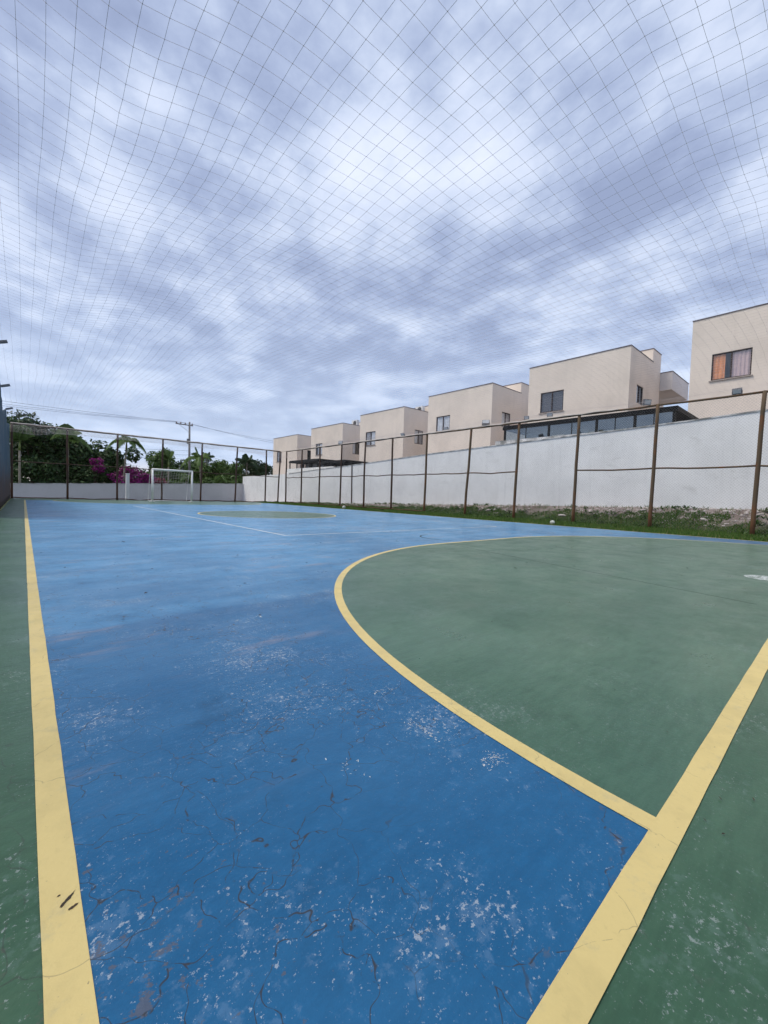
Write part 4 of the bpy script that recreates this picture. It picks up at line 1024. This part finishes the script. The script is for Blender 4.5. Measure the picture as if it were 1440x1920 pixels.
tag(b.build('rubble', M['stone']), 'broken concrete rubble and stones on the bank under the white wall', 'rubble', kind='stuff')
for (x, y, r, lb) in ((16.3, 7.6, .14, 'largest pale stone on the bank beside the grey ball'), (16.9, 4.9, .10, 'pale stone on the bank near the second post'), (16.5, 11.2, .11, 'flat pale stone farther along the bank')):
    b = MB(); lump(b, (x, y, ground_z(x, y) + .03), r, rg); tag(b.build('stone', M['stone']), lb, 'stone', 'stones on the bank')
# ball
def ball(x, y, r, label):
    t = thing('ball', label, 'ball', (x, y, ground_z(x, y)))
    b = MB(); z = ground_z(x, y) + r * .95; nu, nv = 20, 12
    for j in range(nv + 1):
        th = math.pi * j / nv
        for i in range(nu):
            a = 2 * math.pi * i / nu; b.v.append((x + r * math.sin(th) * math.cos(a), y + r * math.sin(th) * math.sin(a), z + r * math.cos(th)))
    for j in range(nv):
        for i in range(nu): b.f.append((j * nu + i, j * nu + (i + 1) % nu, (j + 1) * nu + (i + 1) % nu, (j + 1) * nu + i))
    b.build('ball_skin', M['ball'], t, True)
    s = MB()
    for tilt in (0, 1.1, 2.1):
        pts = []
        for k in range(25):
            a = 2 * math.pi * k / 24; v_ = Vector((math.cos(a), math.sin(a), 0)); v_.rotate(Matrix.Rotation(tilt, 3, 'X')); v_.rotate(Matrix.Rotation(tilt * 1.7, 3, 'Z')); pts.append(Vector((x, y, z)) + v_ * r * 1.0)
        s.tube(pts, .0025, 4, False)
    s.build('seam', M['acdark'], t)
ball(13.78, 6.75, .088, 'scuffed pale ball lying in the grass at the court edge')
ball(13.72, 19.0, .10, 'small white ball at the far court edge near the dark posts')
# peeled paint on the yellow touchline
def peel(cx, cy, ln, wd_, ang, seed, lab):
    pts = []
    for k in range(28):
        a = 2 * math.pi * k / 28; rr = 1 + .55 * ns(math.cos(a) * 2.2, math.sin(a) * 2.2, seed) + .3 * ns(math.cos(a) * 6, math.sin(a) * 6, seed + 3)
        px, py = ln * rr * math.cos(a), wd_ * rr * math.sin(a); pts.append((cx + px * math.cos(ang) - py * math.sin(ang), cy + px * math.sin(ang) + py * math.cos(ang)))
    sheet('peeled_paint', pts, 0.0034, M['litter'], lab, 'paint damage')
peel(.062, .955, .016, .0035, .75, 2, 'dark peeled scar on the yellow touchline near the bottom left')
peel(.070, .932, .008, .0032, .3, 8, 'smaller peeled scar just below the dark one on the touchline')
peel(.051, .975, .0028, .002, .3, 12, 'tiny peeled dot above the dark scar on the touchline')
# flaked spots where the white primer shows
pf, pb_ = MB(), MB()
def flakes(cx, cy, sp_x, sp_y, n_, smin, smax, mb_):
    for _ in range(n_):
        x, y = cx + rg.gauss(0, sp_x), cy + rg.gauss(0, sp_y); s = rg.uniform(smin, smax) * rg.uniform(.4, 1); m = rg.randint(6, 9); a0 = rg.random() * 6.28; i = len(mb_.v); el = rg.uniform(.12, .45)
        if x < .095 or math.hypot(x - CL, y - Y0) < RD + .012 and x < CL and y > Y0: continue
        for q in range(m):
            a = 2 * math.pi * q / m; r_ = s * rg.uniform(.45, 1.25); px, py = r_ * math.cos(a), r_ * el * math.sin(a)
            mb_.v.append((x + px * math.cos(a0) - py * math.sin(a0), y + px * math.sin(a0) + py * math.cos(a0), .0011 if mb_ is pf else .0014))
        mb_.f.append(tuple(range(i, i + m)))
for (cx, cy, sx_, sy_, n_, sm) in ((1.09, .68, .026, .018, 95, .0085), (1.03, .92, .014, .040, 70, .0085), (1.10, 1.23, .035, .02, 22, .010), (.72, .92, .018, .035, 24, .007), (.47, .56, .03, .03, 26, .005), (1.07, 2.45, .06, .03, 22, .014)):
    flakes(cx, cy, sx_, sy_, n_, .0012, sm, pf); flakes(cx, cy, sx_ * .7, sy_ * .7, n_ // 7, .001, sm * .8, pb_)
tag(pf.build('paint_flaking', M['flake']), 'white primer showing where the blue paint has flaked off', 'flaking', kind='stuff')
tag(pb_.build('bare_concrete_spots', M['litter']), 'dark bare concrete specks inside the flaked paint', 'bare spots', kind='stuff')
# leaf litter and flakes on the paint
b = MB()
for (x, y, s) in ((1.30, .20, .006), (1.5, .13, .007), (1.43, .19, .007), (1.28, .16, .006), (4.35, 2.55, .03), (1.9, 2.2, .008), (2.3, 1.5, .008), (2.6, .9, .008), (1.9, .62, .006), (1.7, .38, .006), (1.2, .05, .008), (.15, .62, .006), (.7, 3.5, .02), (2.0, 5.0, .03), (1.1, 7.0, .05), (.30, 5.0, .02)) + tuple((rg.uniform(-.3, 9), rg.uniform(-.2, 12), rg.uniform(.004, .02)) for _ in range(90)):
    a = rg.random() * 6.28; d = Vector((math.cos(a), math.sin(a), 0)); q = Vector((-d.y, d.x, 0)); p = Vector((x, y, .0042)); i = len(b.v)
    b.v += [tuple(p - d * s), tuple(p + q * s * .35 + Vector((0, 0, .3 * s))), tuple(p + d * s + Vector((0, 0, .12 * s))), tuple(p - q * s * .3 + Vector((0, 0, .1 * s)))]; b.f.append((i, i + 1, i + 2, i + 3))
tag(b.build('leaf_litter', M['litter']), 'scattered dry leaf scraps and dirt specks on the court', 'litter', kind='stuff')
